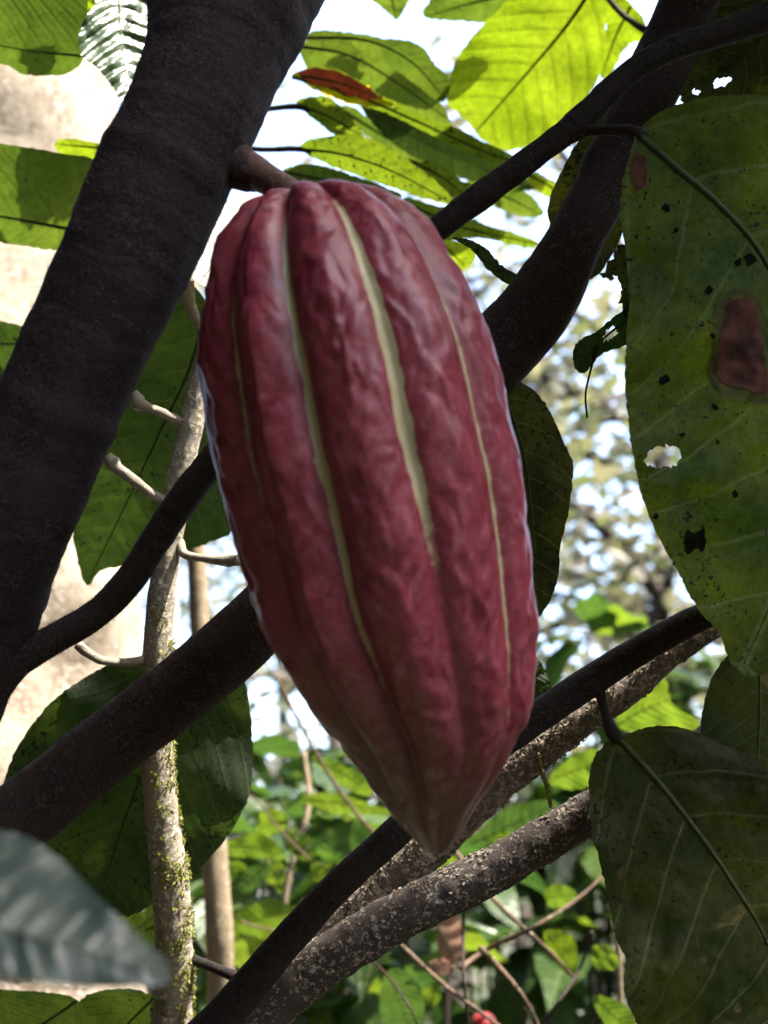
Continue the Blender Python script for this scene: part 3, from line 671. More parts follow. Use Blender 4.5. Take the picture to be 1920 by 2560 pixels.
leaf(lt, [(-80, 785), (0, 802), (60, 818), (100, 850), (45, 920), (0, 945), (-80, 945)], [(110, 860), (-80, 860)], .58, UN, 'deepleaf', label='small dark green leaf at the left edge beside the pale trunk')

# ------------------------------------------------------------------ mossy sapling
sap = empty('mossy_sapling', P(430, 2560, .48), 'slim upright sapling stem with yellow moss and short side pegs left of the pod', 'sapling')
ts = pxtube([(440, 2900, .48, 104), (432, 2560, .478, 100), (436, 2400, .476, 94), (425, 2200, .474, 92), (402, 2020, .472, 84), (392, 1850, .472, 78), (392, 1700, .474, 76), (398, 1560, .476, 72),
             (412, 1420, .478, 66), (438, 1260, .48, 66), (468, 1110, .482, 62), (500, 960, .484, 58), (545, 800, .486, 52), (600, 560, .49, 46)], 16, seg=28, amp=.06, freq=110, ring=.15)
st = link('stem', ts.me('stem'), M['stem'], sap)
v, f = flakes(ts, 30000, .0015, lambda p, d, u: (random.random() < (1.0 - 1.5 * u)) and noise.noise(p * 150) > -.02 + .45 * u - .22 * d.x, stand=.7)
tag(link('moss', mesh('moss', v, f, False), M['moss'], st), kind='stuff')
for pts in ([(466, 1066, .482, 26), (425, 1042, .478, 24), (380, 1022, .474, 24), (352, 1012, .472, 36), (342, 1000, .472, 40), (334, 980, .472, 20)],
            [(425, 1258, .48, 30), (385, 1240, .476, 26), (340, 1205, .472, 26), (295, 1172, .470, 30), (282, 1158, .47, 40), (268, 1140, .47, 26)],
            [(448, 1355, .478, 22), (462, 1386, .474, 22), (510, 1396, .47, 20), (560, 1402, .466, 28), (600, 1400, .462, 30)],
            [(400, 1640, .476, 30), (330, 1655, .47, 22), (260, 1652, .466, 22), (215, 1630, .462, 24), (195, 1612, .46, 26)],
            [(540, 850, .485, 26), (500, 812, .48, 24), (478, 770, .478, 28), (470, 735, .477, 34), (474, 700, .476, 24)]):
    link('side_peg', pxtube(pts, 8, seg=12, amp=.12, freq=260, ring=.3).me('side_peg'), M['stem'], sap)
leaf(sap, [(440, 690), (520, 760), (600, 900), (620, 1150), (590, 1315), (530, 1352), (455, 1382), (400, 1396), (312, 1413), (249, 1427), (216, 1465), (190, 1380), (180, 1250), (240, 1000), (340, 820)],
     [(520, 760), (470, 930), (400, 1080), (310, 1270), (216, 1465)], .53, (.15, .88, .45), 'deepleaf', ribw=9, veins=11, sweep=4, label='deep green hanging leaf between the trunk and the pod')
leaf(sap, [(400, 1640), (330, 1648), (272, 1662), (200, 1700), (120, 1765), (64, 1835), (20, 1920), (10, 2010), (60, 2120), (150, 2215), (230, 2270), (318, 2292), (400, 2245), (463, 2203), (555, 2111), (600, 2040), (625, 1978), (632, 1905), (628, 1800), (606, 1682), (560, 1640), (480, 1630)],
     [(470, 1632), (420, 1800), (330, 2000), (240, 2270)], .495, (-.1, .93, .3), 'darkleaf', wave=.003, ribw=12, label='big dark green leaf hanging behind the mossy stem at lower left')

leaf(sap, [(-60, 2490), (30, 2476), (120, 2482), (195, 2500), (205, 2560), (160, 2650), (40, 2700), (-60, 2680)], [(210, 2490), (90, 2570), (-60, 2640)], .50, (.15, .75, .6), 'midleaf', step=10, label='green leaf in the bottom left corner under the blurred leaf')
leaf(sap, [(200, 2500), (300, 2470), (380, 2490), (410, 2560), (360, 2660), (250, 2680), (205, 2600)], [(400, 2480), (310, 2570), (220, 2670)], .52, (.2, .8, .5), 'midleaf', step=10)
leaf(sap, [(250, 2280), (330, 2262), (400, 2250), (420, 2330), (400, 2420), (320, 2420), (260, 2360)], [(420, 2260), (270, 2380)], .60, (-.2, .9, .3), 'speckleaf', step=10)
link('side_peg', pxtube([(440, 2385, .478, 26), (500, 2405, .475, 24), (560, 2430, .47, 26), (640, 2462, .465, 30)], 8, seg=12, amp=.12, freq=260).me('side_peg'), M['twig'], sap)
# ------------------------------------------------------------------ dark branch lower right with its old leaves
db = empty('leafy_branch', P(540, 2560, .42), 'smooth dark branch slanting from bottom centre to the right edge', 'branch')
t = pxtube([(-500, 4100, .44, 150), (0, 3230, .43, 126), (380, 2720, .42, 104), (540, 2560, .42, 96), (720, 2350, .42, 84), (850, 2210, .42, 78), (960, 2110, .42, 76), (1130, 1950, .42, 74), (1340, 1795, .42, 78), (1480, 1700, .42, 78), (1600, 1625, .42, 72), (1720, 1558, .42, 68), (1830, 1510, .42, 64), (2000, 1420, .42, 62), (2200, 1320, .42, 60)],
           16, seg=28, amp=.035, freq=110, ring=.12, knobs=[(.70, 1.0, .003, .25)])
dbs = link('stem', t.me('stem'), M['twig'], db)
v, f = fuzz(t, 2600, .0008, random.Random(11)); tag(link('bark_hair', mesh('bark_hair', v, f, False), M['fuzz'], dbs), kind='stuff')
leaf(db, [(1475, 1925), (1492, 1882), (1527, 1848), (1562, 1834), (1654, 1813), (1741, 1830), (1816, 1864), (1909, 1911), (2020, 2000), (2110, 2200), (2120, 2500), (2020, 2780), (1800, 2830), (1650, 2720), (1592, 2560), (1560, 2478), (1566, 2405), (1540, 2350), (1524, 2267), (1504, 2175), (1480, 2082), (1472, 1990)],
     [(1545, 1845), (1654, 1966), (1758, 2099), (1828, 2203), (1909, 2337), (1970, 2500), (2000, 2780)], .412, (-.15, .97, .16), 'oldleaf', step=12, ribw=18, veins=7, sweep=8, wave=.004, quilt=.0018, fold=-.06,
     petiole=[(1495, 1700, .42, 46), (1503, 1745, .417, 26), (1515, 1790, .415, 24), (1530, 1830, .412, 36), (1550, 1850, .4115, 30)],
     label='large dull olive leaf in the bottom right corner')
leaf(db, [(1752, 1830), (1760, 1760), (1778, 1697), (1816, 1642), (1850, 1610), (1870, 1560), (1960, 1520), (2080, 1620), (2080, 1900), (1960, 2040), (1830, 1980), (1770, 1900)],
     [(1880, 1560), (1900, 1720), (1890, 2000)], .44, (-.1, .95, .2), 'oldleaf', label='olive leaf at the right edge behind the corner leaf')
leaf(db, [(1340, 1640), (1368, 1690), (1382, 1742), (1330, 1770), (1280, 1720), (1290, 1650)], [(1320, 1640), (1350, 1760)], .46, DEEPN, 'darkleaf', step=9)

# ------------------------------------------------------------------ two mottled branches
def mottled(pts, mat, label, nfl, size, seed):
    o = empty('mottled_branch', P(*pts[0][:3]), label, 'branch', 'mottled branches at the bottom')
    t = pxtube(pts, 16, seg=36, amp=.07, freq=160, ring=.10, seed=seed)
    s = link('stem', t.me('stem'), M[mat], o)
    v, f = flakes(t, nfl, size, lambda p, d, u: noise.noise(p * 130 + Vector((seed, 0, 0))) > -.05, stand=.18, rnd=random.Random(int(seed)))
    tag(link('lichen', mesh('lichen', v, f, False), M['lichen'], s), kind='stuff')
    return o
mo = mottled([(-200, 4200, .50, 130), (250, 3250, .48, 112), (560, 2720, .47, 100), (700, 2510, .468, 100), (830, 2340, .466, 104), (960, 2215, .464, 108), (1085, 2105, .462, 104), (1230, 1968, .46, 96), (1340, 1880, .459, 94), (1450, 1800, .458, 88), (1570, 1720, .457, 80), (1680, 1630, .456, 66), (1760, 1575, .455, 60), (1900, 1480, .455, 56)],
        'mottled', 'flaky pale mottled branch passing just behind the tip of the pod', 9000, .0019, 21)
link('hanging_scrap', pxtube([(1345, 1880, .452, 10), (1352, 1920, .45, 12), (1368, 1965, .45, 14), (1378, 2020, .45, 8)], 6, seg=8, amp=.3, freq=400).me('hanging_scrap'), M['moss'], mo)
mottled([(-600, 3900, .48, 150), (-50, 3180, .46, 138), (420, 2720, .448, 128), (600, 2575, .446, 124), (780, 2430, .444, 120), (960, 2312, .443, 118), (1120, 2230, .442, 114), (1260, 2160, .442, 110), (1400, 2075, .442, 104), (1500, 2015, .443, 100), (1640, 1930, .445, 92), (1800, 1840, .45, 84)],
        'mottled2', 'grey-brown mottled branch below the other, ending behind the olive leaf', 5000, .0014, 33)

# ------------------------------------------------------------------ near blurred leaf
nl = empty('near_leaf', P(-100, 2300, .17), 'blurred blue-green waxy leaf poking in at the bottom left corner', 'leaf')
leaf(nl, [(-240, 2200), (-100, 2100), (0, 2076), (80, 2098), (150, 2148), (250, 2246), (340, 2332), (405, 2392), (430, 2430), (405, 2462), (250, 2470), (100, 2456), (0, 2444), (-120, 2440), (-240, 2400)],
     [(-240, 2300), (-60, 2310), (150, 2360), (428, 2440)], 0.180, (-.30, .80, -.52), 'blueleaf', step=10, quilt=.0003, wave=.0016, fold=.35, veins=10, sweep=6, name='blade', ribw=7)

# ------------------------------------------------------------------ pale trees and saplings behind
def grp(pts): return pts
pale = empty('pale_tree', (-.20, 1.15, ground_z(-.2, 1.15)), 'pale pinkish sunlit tree trunk out of focus at the left edge', 'tree')
t = wtube([(-.19, 1.15, -.2, .15), (-.26, 1.15, .5, .138), (-.335, 1.15, 1.2, .130), (-.40, 1.15, 1.77, .128), (-.475, 1.15, 2.43, .132), (-.56, 1.17, 3.2, .125), (-.66, 1.2, 4.4, .11)], 18, seg=56,
          amp=.09, freq=9, knobs=[(.47, 5.0, .05, .25), (.42, 5.6, .045, .3), (.55, 5.2, .05, .2), (.36, 5.3, .05, .3), (.5, 4.4, .04, .2)])
link('trunk', t.me('trunk'), M['pale'], pale)
for a, b in (((-.66, 1.2, 4.3, .07), (-.2, 1.6, 5.4, .04)), ((-.66, 1.2, 4.35, .08), (-1.2, 1.0, 5.6, .04))):
    link('limb', wtube([a, tuple((np.array(a) * .55 + np.array(b) * .45) + np.array((0, 0, .15, 0))), b], 8, seg=16, amp=.06, freq=9).me('limb'), M['pale'], pale)
ps = empty('pale_sapling', P(548, 2500, .86), 'thin pale sunlit sapling stem behind the mossy one', 'sapling')
link('stem', pxtube([(470, 600, .98, 40), (482, 1000, .93, 44), (490, 1350, .90, 46), (500, 1560, .89, 52), (528, 2000, .87, 60), (547, 2300, .86, 70), (552, 2560, .86, 66), (560, 3400, .84, 66), (570, 6800, .80, 70)], 14, seg=18, amp=.07, freq=40, ring=.12).me('stem'), M['paletwig'], ps)

# ------------------------------------------------------------------ sunlit undergrowth
ug = empty('undergrowth_plant', P(700, 2900, .95), 'sunlit undergrowth plant with broad bright leaves left of the pod tip', 'plant')
ug.location.z = ground_z(ug.location.x, ug.location.y)
link('stem', pxtube([(760, 1880, .98, 14), (770, 2020, .96, 15), (720, 2200, .94, 16), (700, 2420, .93, 18), (690, 2900, .9, 22), (700, 6200, .86, 26)], 8, seg=10, amp=.1, freq=60).me('stem'), M['paletwig'], ug)
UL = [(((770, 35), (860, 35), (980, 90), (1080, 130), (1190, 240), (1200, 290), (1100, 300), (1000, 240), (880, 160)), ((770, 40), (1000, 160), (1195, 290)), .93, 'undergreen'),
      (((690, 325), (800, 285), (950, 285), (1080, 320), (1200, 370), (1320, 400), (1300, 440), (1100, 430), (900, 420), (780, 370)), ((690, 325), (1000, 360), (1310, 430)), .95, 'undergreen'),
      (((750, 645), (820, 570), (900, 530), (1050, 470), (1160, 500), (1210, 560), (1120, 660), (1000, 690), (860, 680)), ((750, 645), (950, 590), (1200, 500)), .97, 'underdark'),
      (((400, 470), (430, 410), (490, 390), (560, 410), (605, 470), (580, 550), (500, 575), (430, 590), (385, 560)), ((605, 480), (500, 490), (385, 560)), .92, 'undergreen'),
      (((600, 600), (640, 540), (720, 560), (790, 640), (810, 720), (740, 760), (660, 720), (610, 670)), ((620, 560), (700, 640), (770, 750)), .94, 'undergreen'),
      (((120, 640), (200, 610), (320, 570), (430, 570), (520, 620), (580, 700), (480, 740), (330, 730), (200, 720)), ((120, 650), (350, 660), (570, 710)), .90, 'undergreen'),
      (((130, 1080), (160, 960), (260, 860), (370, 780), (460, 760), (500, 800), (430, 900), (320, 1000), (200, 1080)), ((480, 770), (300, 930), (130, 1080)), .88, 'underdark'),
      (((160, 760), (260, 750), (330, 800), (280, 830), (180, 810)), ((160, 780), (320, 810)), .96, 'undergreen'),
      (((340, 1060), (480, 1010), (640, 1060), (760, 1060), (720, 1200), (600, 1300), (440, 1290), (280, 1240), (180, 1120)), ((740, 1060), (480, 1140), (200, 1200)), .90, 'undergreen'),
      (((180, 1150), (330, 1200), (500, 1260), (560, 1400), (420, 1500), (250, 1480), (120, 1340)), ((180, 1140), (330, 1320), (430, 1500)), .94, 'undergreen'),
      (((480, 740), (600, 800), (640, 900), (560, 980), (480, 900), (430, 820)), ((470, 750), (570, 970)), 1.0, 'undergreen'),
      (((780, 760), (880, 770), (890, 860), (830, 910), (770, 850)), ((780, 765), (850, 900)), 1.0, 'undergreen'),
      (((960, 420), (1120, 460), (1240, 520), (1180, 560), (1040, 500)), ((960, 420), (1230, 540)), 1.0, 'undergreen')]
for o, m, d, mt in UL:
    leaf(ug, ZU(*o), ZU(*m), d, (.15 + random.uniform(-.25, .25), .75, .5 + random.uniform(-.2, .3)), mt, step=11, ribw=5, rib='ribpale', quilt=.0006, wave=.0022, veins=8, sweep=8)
for o, m in ([(560, 1960), (640, 2000), (700, 2075), (775, 2150)], 5), ([(575, 2275), (620, 2310), (690, 2330), (760, 2390)], 5), ([(690, 1690), (740, 1790), (800, 1900), (880, 2020), (960, 2110)], 10):
    link('side_stem', pxtube([(x, y, .88, m) for x, y in o], 8, seg=6).me('side_stem'), M['drytwig'], ug)
ug2 = empty('undergrowth_plant', P(1650, 2900, .85), 'undergrowth plant with bright green lobed leaves between the right-hand branches', 'plant')
ug2.location.z = ground_z(ug2.location.x, ug2.location.y)
link('stem', pxtube([(1590, 1700, .84, 12), (1560, 1900, .84, 14), (1540, 2200, .82, 16), (1560, 3000, .8, 18), (1600, 6800, .78, 22)], 8, seg=10, amp=.1, freq=60).me('stem'), M['paletwig'], ug2)
for o, m, d, mt in (([(1540, 1790), (1580, 1740), (1625, 1690), (1665, 1700), (1675, 1745), (1690, 1770), (1745, 1800), (1742, 1830), (1640, 1835), (1560, 1825)], [(1530, 1820), (1620, 1770), (1700, 1740)], .80, 'undergreen'),
                    ([(1370, 1950), (1420, 1900), (1480, 1870), (1540, 1900), (1500, 1950), (1430, 1975)], [(1370, 1950), (1530, 1895)], .84, 'undergreen'),
                    ([(1180, 2110), (1250, 2030), (1340, 2000), (1400, 2010), (1370, 2060), (1290, 2100)], [(1180, 2110), (1390, 2010)], .86, 'underdark'),
                    ([(1230, 2090), (1260, 2078), (1290, 2092), (1265, 2108), (1240, 2105)], [(1230, 2095), (1290, 2095)], .80, 'undergreen'),
                    ([(1480, 2370), (1510, 2358), (1538, 2380), (1545, 2420), (1500, 2425), (1482, 2405)], [(1540, 2370), (1485, 2415)], .78, 'undergreen'),
                    ([(1360, 2330), (1400, 2325), (1435, 2350), (1445, 2400), (1430, 2445), (1395, 2410), (1365, 2370)], [(1365, 2330), (1435, 2435)], .80, 'speckleaf'),
                    ([(1480, 2490), (1540, 2500), (1580, 2530), (1600, 2600), (1540, 2590), (1500, 2540)], [(1480, 2490), (1600, 2600)], .78, 'undergreen'),
                    ([(1070, 2200), (1100, 2150), (1140, 2140), (1150, 2190), (1110, 2230)], [(1070, 2220), (1145, 2150)], .84, 'undergreen'),
                    ([(1360, 2225), (1400, 2210), (1440, 2230), (1430, 2260), (1380, 2270)], [(1360, 2245), (1440, 2240)], .9, 'undergreen'),
                    ([(960, 2440), (1000, 2420), (1050, 2470), (1060, 2560), (1000, 2600), (950, 2540)], [(970, 2430), (1030, 2590)], .8, 'underdark')):
    leaf(ug2, o, m, d, (.2 + random.uniform(-.25, .25), .75, .5 + random.uniform(-.2, .3)), mt, step=9, ribw=4, rib='ribpale', quilt=.0004, wave=.0012, veins=8, sweep=8)
for o, dd, nm in (([(1094, 2312), (1120, 2272), (1150, 2300), (1160, 2352), (1142, 2400), (1118, 2428), (1102, 2390), (1092, 2350)], .8, 'pinkish-brown dead leaf caught in the undergrowth twigs'),
                  ([(1070, 2410), (1100, 2395), (1135, 2415), (1120, 2440), (1085, 2435)], .78, 'small yellow-brown dead leaf beneath the pinkish dead leaf')):
    q = empty('dead_leaf', P(*o[0], dd), nm, 'dead leaf')
    leaf(q, o, [o[0], o[4] if len(o) > 4 else o[2]], dd, (.25, .93, .1), 'deadleaf', step=8, ribw=4, wave=.0012, fold=.25, quilt=0, name='blade')
bo = empty('red_berry', P(1209, 2552, .75), 'small red berry at the bottom edge among twigs', 'berry')
link('skin', wtube([(*P(1209, 2532, .75), .001), (*P(1209, 2538, .75), .006), (*P(1209, 2552, .75), .0085), (*P(1209, 2568, .75), .006), (*P(1209, 2576, .75), .001)], 6, seg=16).me('skin'),
     plain('berry_skin', (.20, .02, .02), .35, .2), bo)
link('stalk', pxtube([(1209, 2578, .75, 6), (1216, 2640, .75, 6), (1230, 2760, .76, 8)], 5, seg=6).me('stalk'), M['paletwig'], bo)

TW = [([(1150, 2420), (1220, 2372), (1330, 2320), (1440, 2250), (1540, 2160)], 18, .72, 'reddish dry twig slanting up towards the olive leaf'),
      ([(1080, 2070), (1130, 2120), (1240, 2255), (1370, 2375), (1440, 2450)], 20, .76, 'brown dry twig crossing behind the mottled branches'),
      ([(940, 2300), (1020, 2380), (1120, 2470), (1260, 2575), (1330, 2640)], 20, .70, 'pale dry twig running down to the bottom edge'),
      ([(1200, 2370), (1240, 2410), (1300, 2480), (1350, 2575), (1380, 2680)], 18, .72, 'grey dry twig curving down near the bottom edge'),
      ([(1165, 2200), (1158, 2330), (1160, 2450), (1175, 2600)], 14, .70, 'dark upright twig in the undergrowth'),
      ([(1480, 2330), (1450, 2420), (1400, 2500), (1330, 2590)], 12, .74, 'thin dark twig beside the olive leaf'),
      ([(880, 2370), (960, 2430), (1030, 2530), (1070, 2640)], 10, .68, 'thin greenish stem at the bottom centre')]
for pts, wd, d, lb in TW:
    o = empty('dry_twig', P(*pts[0], d), lb, 'twig', 'dry twigs in the undergrowth')
    link('stem', pxtube([(x, y, d + .02 * math.sin(i * 2.1), wd * .72 * (1 - .1 * i)) for i, (x, y) in enumerate(pts)], 12, seg=8, amp=.3, freq=90, ring=.5).me('stem'), M['drytwig'] if wd > 15 else M['branch'], o)

# small copies: undergrowth plants further back
def small_leaf(L, W, bend, fold, seed):
    v = []; f = []; uv = []; nu, nv = 9, 4
    for i in range(nu + 1):
        u = i / nu; wd = W * math.sin(math.pi * u ** .8) ** .8 * (1 - .25 * u) + .0005
        for j in range(-nv, nv + 1):
            s = j / nv; y = s * wd
            v.append((u * L, y, bend * u * u * L + fold * abs(y) + .004 * math.sin(u * 15 + s * 3 + seed) * abs(s)))
            uv.append((u, .5 + y / L))
    m = 2 * nv + 1
    for i in range(nu):
        for j in range(m - 1): f.append((i * m + j, (i + 1) * m + j, (i + 1) * m + j + 1, i * m + j + 1))
    return mesh('leaf', v, f, True, uv)
LM = [small_leaf(.10, .026, -.25, .2, 1), small_leaf(.12, .034, -.4, .1, 2), small_leaf(.08, .026, .1, .3, 3), small_leaf(.14, .032, -.5, .25, 4)]
for me_, mt in zip(LM, ('undergreen', 'underdark', 'underdark', 'underdark')): me_.materials.append(M[mt])
rnd = random.Random(41)
for k in range(58):
    px = rnd.uniform(420, 1560); py = rnd.uniform(1960, 2620); d = rnd.uniform(1.05, 2.4)
    if k >= 50: px = rnd.uniform(1450, 1800); py = rnd.uniform(1680, 1900); d = rnd.uniform(1.6, 3)
    top = P(px, py, d); gz = ground_z(top.x, top.y)
    zone = 'at the right above the flaky mottled branch' if k >= 50 else 'behind the mossy sapling stem' if px < 620 else 'left of the pod tip' if px < 960 else 'straight below the pod tip' if px < 1260 else 'beside the olive corner leaf'
    pl = empty('shrub', (top.x, top.y, gz), 'small leafy shrub in the blurred undergrowth ' + zone, 'shrub', 'blurred shrubs ' + zone)
    h = top.z - gz + .1
    link('stem', wtube([(top.x + rnd.uniform(-.3, .3), top.y + rnd.uniform(-.1, .2), gz - .1, .006), (top.x + rnd.uniform(-.08, .08), top.y, gz + h * .6, .004), (top.x, top.y, gz + h, .0015)], 6, seg=6, amp=.1, freq=30).me('stem'), M['branch'], pl)
    for j in range(rnd.randint(9, 13)):
        lf = bpy.data.objects.new('leaf', LM[rnd.randrange(4)]); COL.objects.link(lf); lf.parent = pl
        az = rnd.uniform(0, 6.28); hh = h - rnd.random() ** 1.5 * .35; rr = rnd.uniform(.0, .05)
        lf.location = (math.cos(az) * rr, math.sin(az) * rr, hh)
        lf.rotation_euler = (rnd.uniform(-.5, .5), rnd.uniform(-.5, .6), az); s = rnd.uniform(.8, 1.5); lf.scale = (s, s, s)

# ------------------------------------------------------------------ forest behind
def leaf_cloud(centres, count, size, seed, flat=.6, tint=(0, 1)):
    """many small folded leaves about the given (x, y, z, rx, rz) clumps"""
    r = np.random.default_rng(seed); c = np.array(centres, float)
    k = r.integers(0, len(c), count)
    d = r.normal(0, 1, (count, 3)); d /= np.linalg.norm(d, axis=1)[:, None]
    d *= r.random(count)[:, None] ** .45
    p = c[k, :3] + d * np.stack([c[k, 3], c[k, 3], c[k, 4]], 1)
    a = r.normal(0, 1, (count, 3)); a[:, 2] *= flat; a /= np.linalg.norm(a, axis=1)[:, None]
    b = np.cross(a, r.normal(0, 1, (count, 3))); b /= np.linalg.norm(b, axis=1)[:, None]
    n = np.cross(a, b); s = size * r.uniform(.55, 1.5, count)[:, None]
    q = np.stack([p, p + a * s * .35 + b * s * .24 + n * s * .05, p + a * s * .75 + b * s * .17 + n * s * .04, p + a * s, p + a * s * .75 - b * s * .17 + n * s * .04, p + a * s * .35 - b * s * .24 + n * s * .05], 1).reshape(-1, 3)
    i = np.arange(count) * 6
    f = np.concatenate([np.stack([i, i + 1, i + 2, i + 3], 1), np.stack([i, i + 3, i + 4, i + 5], 1)])
    t = np.repeat(r.uniform(*tint, count), 6)
    return mesh('leaves', q, f, False, None, {'tint': t})
FT = [(-2.2, 6.5, 7.5, 1.5, 'left'), (-.5, 9.0, 9.0, 2.0, ''), (1.35, 5.2, 6.0, 1.2, ''), (2.8, 8.0, 8.5, 1.9, ''), (.7, 12.5, 11.0, 2.4, ''), (-3.4, 12, 10, 2.4, ''), (4.6, 13, 11, 2.6, ''), (2.0, 17, 12, 3.0, ''), (-1.6, 17, 12.5, 3.0, ''), (6.5, 19, 13, 3, ''), (-6.5, 18, 13, 3.0, '')]
FL = ['slim background tree far behind the leftmost foliage', 'background tree seen just left of the pod', 'nearest background tree with drooping limbs right of the pod', 'background tree behind the huge leaf on the right',
      'tall background tree behind the pod', 'background tree behind the pale trunk', 'tall background tree beyond the right edge leaves', 'distant tall tree a little right of the pod', 'distant tall tree a little left of the pod',
      'farthest background tree to the right', 'farthest background tree to the left']
for k, (x, y, h, cr, _) in enumerate(FT):
    r = random.Random(100 + k); gz = ground_z(x, y)
    o = empty('forest_tree', (x, y, gz), FL[k], 'tree', 'trees of the blurred forest behind')
    tr = .035 + h * .008
    pts = [(x, y, gz - .3, tr * 1.3)]
    for i in range(1, 6):
        pts.append((x + r.uniform(-.12, .12) * i * .5, y + r.uniform(-.1, .1) * i * .5, gz + h * i / 5, tr * (1 - .15 * i)))
    link('trunk', wtube(pts, 6, seg=14, amp=.08, freq=4).me('trunk'), M['farbark' if k % 2 else 'darkfarbark'], o)
    cl = []
    for i in range(17):
        tt = r.uniform(.16, 1); a0 = np.array(pts[min(4, int(tt * 5))]) * (1 - (tt * 5) % 1) + np.array(pts[min(5, int(tt * 5) + 1)]) * ((tt * 5) % 1)
        an = r.uniform(0, 6.28); ln = cr * r.uniform(.6, 1.1)
        e = a0[:3] + np.array((math.cos(an) * ln, math.sin(an) * ln, ln * r.uniform(-.35, .5)))
        m = (a0[:3] + e) / 2 + np.array((0, 0, .12 * ln))
        link('limb', wtube([(*a0[:3], tr * .42), (*m, tr * .28), (*e, tr * .1)], 6, seg=8, amp=.1, freq=5).me('limb'), M['farbark' if k % 2 else 'darkfarbark'], o)
        cl.append((*e, cr * .55, cr * .42)); cl.append((*m, cr * .42, cr * .34))
    if k == 2:        # bare drooping limbs right of the pod
        for lp in ([(1690, 1430, 24), (1560, 1370, 20), (1420, 1330, 17), (1210, 1255, 10)], [(1690, 1530, 22), (1520, 1470, 18), (1380, 1420, 14), (1230, 1395, 8)],
                   [(1700, 1650, 26), (1580, 1570, 22), (1440, 1500, 18), (1240, 1440, 11)], [(1580, 1570, 14), (1500, 1590, 10), (1400, 1580, 6)], [(1700, 1100, 20), (1560, 1050, 15), (1440, 1080, 9)]):
            link('limb', pxtube([(a_, b_, 5.6, c_) for a_, b_, c_ in lp], 8, seg=8, amp=.12, freq=5).me('limb'), M['darkfarbark'], o)
    tag(link('crown', leaf_cloud(cl, int(1500 + h * 85), .085 + .0045 * y, 200 + k), M['far'], o), kind='stuff')
r_ = random.Random(77)
cl = []
for i in range(90):
    y = r_.uniform(14, 30); x = r_.uniform(-.55, .55) * y; g = ground_z(x, y)
    cl.append((x, y, g + r_.uniform(0, 1) ** 1.6 * 5, 2.0, 1.2))
tag(link('far_wood', leaf_cloud(cl, 9000, .26, 5), M['wood']), 'far-off wood of mixed green and brown foliage filling the background', 'foliage', kind='stuff')

# ------------------------------------------------------------------ leaves added overhead, out of view, placed to shade the pod and branches
def plane(p): return np.array(p) - np.array(SUN) * np.dot(np.array(SUN), np.array(p))
shade = []
for x, y, hw, d in [(640, -160, 200, .385), (583, 10, 200, .37), (520, 190, 190, .36), (452, 360, 190, .35), (385, 520, 190, .35), (300, 720, 180, .35), (215, 900, 180, .35), (130, 1090, 180, .35), (50, 1280, 180, .36), (-20, 1480, 180, .36)]:
    shade += [P(x + s * hw, y, d) for s in (-1, -.5, 0, .5, 1)]
for s in range(20, 1460, 90):
    for nn in (-300, -180, -60, 60, 180, 300):
        q = (AX0 + AXD * s + AXN * nn) * VS; shade += [P(q[0], q[1], .31), P(q[0], q[1], .36)]
for a in [(60, 2035, .41), (250, 1880, .415), (400, 1765, .42), (560, 1635, .425), (700, 1500, .43), (900, 1280, .43), (1120, 1010, .43), (1260, 862, .43), (1352, 755, .43), (1425, 620, .43), (1495, 490, .44), (1565, 345, .44), (1640, 190, .45), (1700, 60, .455),
          (240, 1535, .378), (390, 1350, .39), (460, 1245, .398), (1250, 455, .405), (1440, 312, .403), (1570, 185, .404), (1800, 80, .41), (1400, 1740, .42), (1600, 1625, .42), (850, 2210, .42), (700, 2400, .42)]:
    shade += [P(*a), P(a[0] + 50, a[1] + 50, a[2]), P(a[0] - 50, a[1] - 50, a[2])]
for x in range(1580, 2001, 105):
    for y in range(260, 1650, 110): shade.append(P(x, y, .40))
    for y in range(1820, 2700, 110): shade.append(P(x, y, .41))
for x in range(60, 640, 110):
    for y in range(1700, 2260, 110): shade.append(P(x, y, .495))
for x in range(1200, 1440, 80):
    for y in range(960, 1540, 110): shade.append(P(x, y, .45))
for x in range(1700, 1960, 90):
    for y in range(-20, 260, 90): shade.append(P(x, y, .46))
for x in range(-100, 450, 90):
    for y in range(2100, 2470, 90): shade.append(P(x, y, .19))
lit = []
for x in range(760, 1500, 90):
    for y in range(-40, 480, 90): lit.append((P(x, y, .64 + .03 * ((x // 90) % 2)), .042))
for x in range(-60, 340, 90):
    for y in range(-20, 640, 90): lit.append((P(x, y, .57), .036))
for y in range(500, 740, 60): lit.append((P(540, y, .47), .045)); lit.append((P(620, y, .49), .04))
for x in range(0, 360, 80):
    for y in range(100, 2000, 140): lit.append((P(x, y, 1.07), .055))
for x, y in [(500, 960), (468, 1110), (438, 1260), (412, 1420), (430, 2100), (436, 2250), (436, 2400), (432, 2540)]: lit.append((P(x, y, .478), .046))
for x, y in [(340, 1000), (282, 1158), (340, 1205)]: lit.append((P(x, y, .47), .035))
for x, y in catmull([(830, 2340), (960, 2215), (1085, 2105), (1230, 1968), (1340, 1880), (1450, 1800), (1570, 1720), (1660, 1640)], 3): lit.append((P(x, y - 30, .46), .043))
for x in range(440, 1700, 100):
    for y in range(1700, 2600, 110): lit.append((P(x, y, .9), .05))
LP = np.array([plane(a) for a, _ in lit]); LA = np.array([np.dot(SUN, a) for a, _ in lit]); LR = np.array([b for _, b in lit])
r_ = random.Random(8); ov = []; oq = []; of = []; ot = []
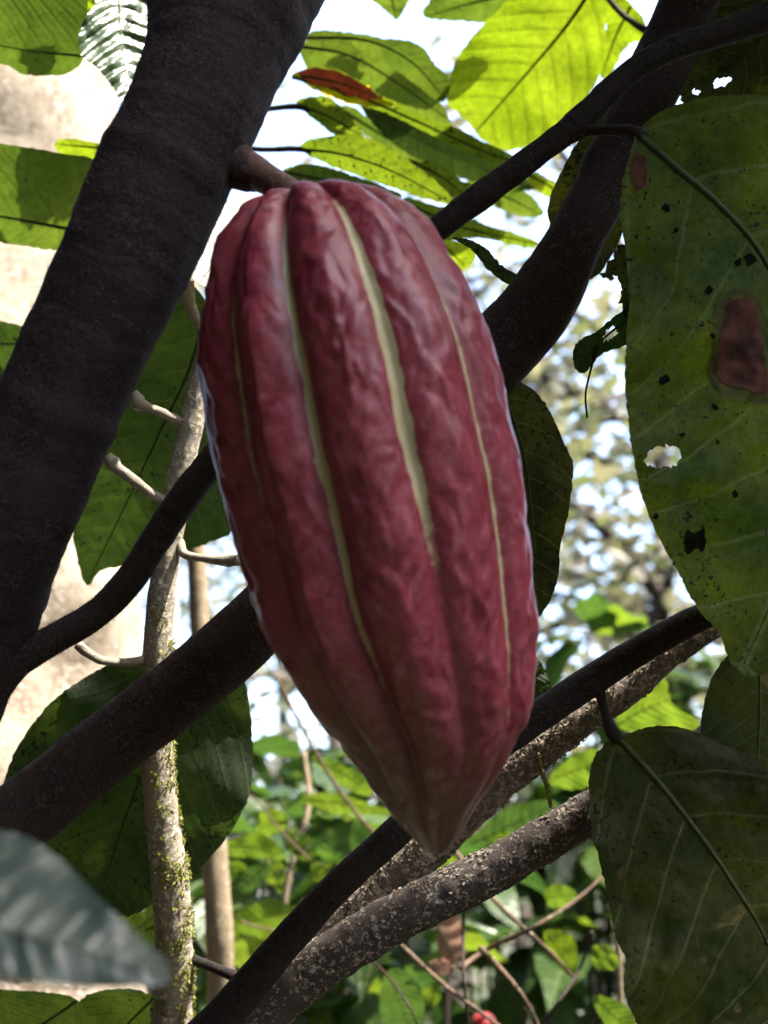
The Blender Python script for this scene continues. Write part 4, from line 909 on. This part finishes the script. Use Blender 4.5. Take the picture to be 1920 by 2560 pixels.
for tgt in shade:
    for k in range(6):
        for tr_ in range(9):
            tt = r_.uniform(.42, 1.6)
            c = tgt + SUN * tt + Vector((r_.gauss(0, .016), r_.gauss(0, .016), r_.gauss(0, .016)))
            q = to_px(c)
            if q and (-420 < q[0] < 2340 and -520 < q[1] < 3000) : continue
            cp = plane(c); d = np.linalg.norm(LP - cp, axis=1)
            if np.any((d < LR) & (np.dot(SUN, c) > LA)): continue
            L = r_.uniform(.045, .07); a = Vector((r_.gauss(0, 1), r_.gauss(0, 1), r_.gauss(0, 1)))
            a = (a - SUN * a.dot(SUN) * r_.uniform(.6, 1)).normalized(); b = a.cross(SUN).normalized(); b = (b + SUN * r_.gauss(0, .3)).normalized()
            i = len(oq); n_ = a.cross(b); c = c - a * L * .5
            for (u, s) in ((0, 0), (.2, .2), (.5, .28), (.8, .18), (1, 0), (.8, -.18), (.5, -.28), (.2, -.2)):
                oq.append(c + a * (u * L) + b * (s * L) + n_ * (abs(s) * .25 * L - .1 * u * u * L))
            of += [(i, i + 1, i + 7), (i + 1, i + 2, i + 6, i + 7), (i + 2, i + 3, i + 5, i + 6), (i + 3, i + 4, i + 5)]
            ot += [r_.random()] * 8
            break
tag(link('added_shade_leaves', mesh('added_shade_leaves', oq, of, False, None, {'tint': ot}), M['overhead']), 'unseen loose leaves added overhead on the right to shade the pod', 'foliage', kind='stuff')

# ------------------------------------------------------------------ unseen leaf shell around and behind the viewpoint, added to darken the foreground
OPEN = Vector((.52, -.60, .62)).normalized()      # gap left in the added leaves to let sky light onto the pod
rg = np.random.default_rng(12); n_ = 90000
d = rg.normal(0, 1, (n_, 3)); d /= np.linalg.norm(d, axis=1)[:, None]; d[:, 2] = np.abs(d[:, 2]) * 1.0 - .12
d /= np.linalg.norm(d, axis=1)[:, None]
p = d * rg.uniform(2.6, 6.0, n_)[:, None] + np.array(CAM)
q = p - np.array(CAM); dep = q @ np.array(FWD); xx = np.abs(q @ np.array(RIGHT)) / np.maximum(dep, 1e-3); yy = np.abs(q @ np.array(UP)) / np.maximum(dep, 1e-3)
keep = ~((dep > 0) & (xx < .75) & (yy < .85))
keep &= (d @ np.array(OPEN)) < math.cos(math.radians(27)) + rg.normal(0, .03, n_)
S_ = np.array(SUN); cen = np.array((0, .9, 1.4)); pr = (p - cen) - np.outer((p - cen) @ S_, S_)
keep &= ~((((p - cen) @ S_) > 0) & (np.linalg.norm(pr, axis=1) < np.where(rg.random(n_) < .35, 1.0, 1.7)))
keep &= p[:, 2] > .15
p = p[keep]; m_ = len(p)
me_ = leaf_cloud([(0, 0, 0, 0, 0)], m_, .22, 31)
co = np.empty(m_ * 18, dtype=np.float32); me_.vertices.foreach_get('co', co); co = co.reshape(m_, 6, 3) + p[:, None, :].astype(np.float32)
me_.vertices.foreach_set('co', co.ravel()); me_.update()
tag(link('added_leaf_shell', me_, M['wood']), 'unseen leaf shell added around and behind the viewpoint to dim the sky light', 'foliage', kind='stuff')
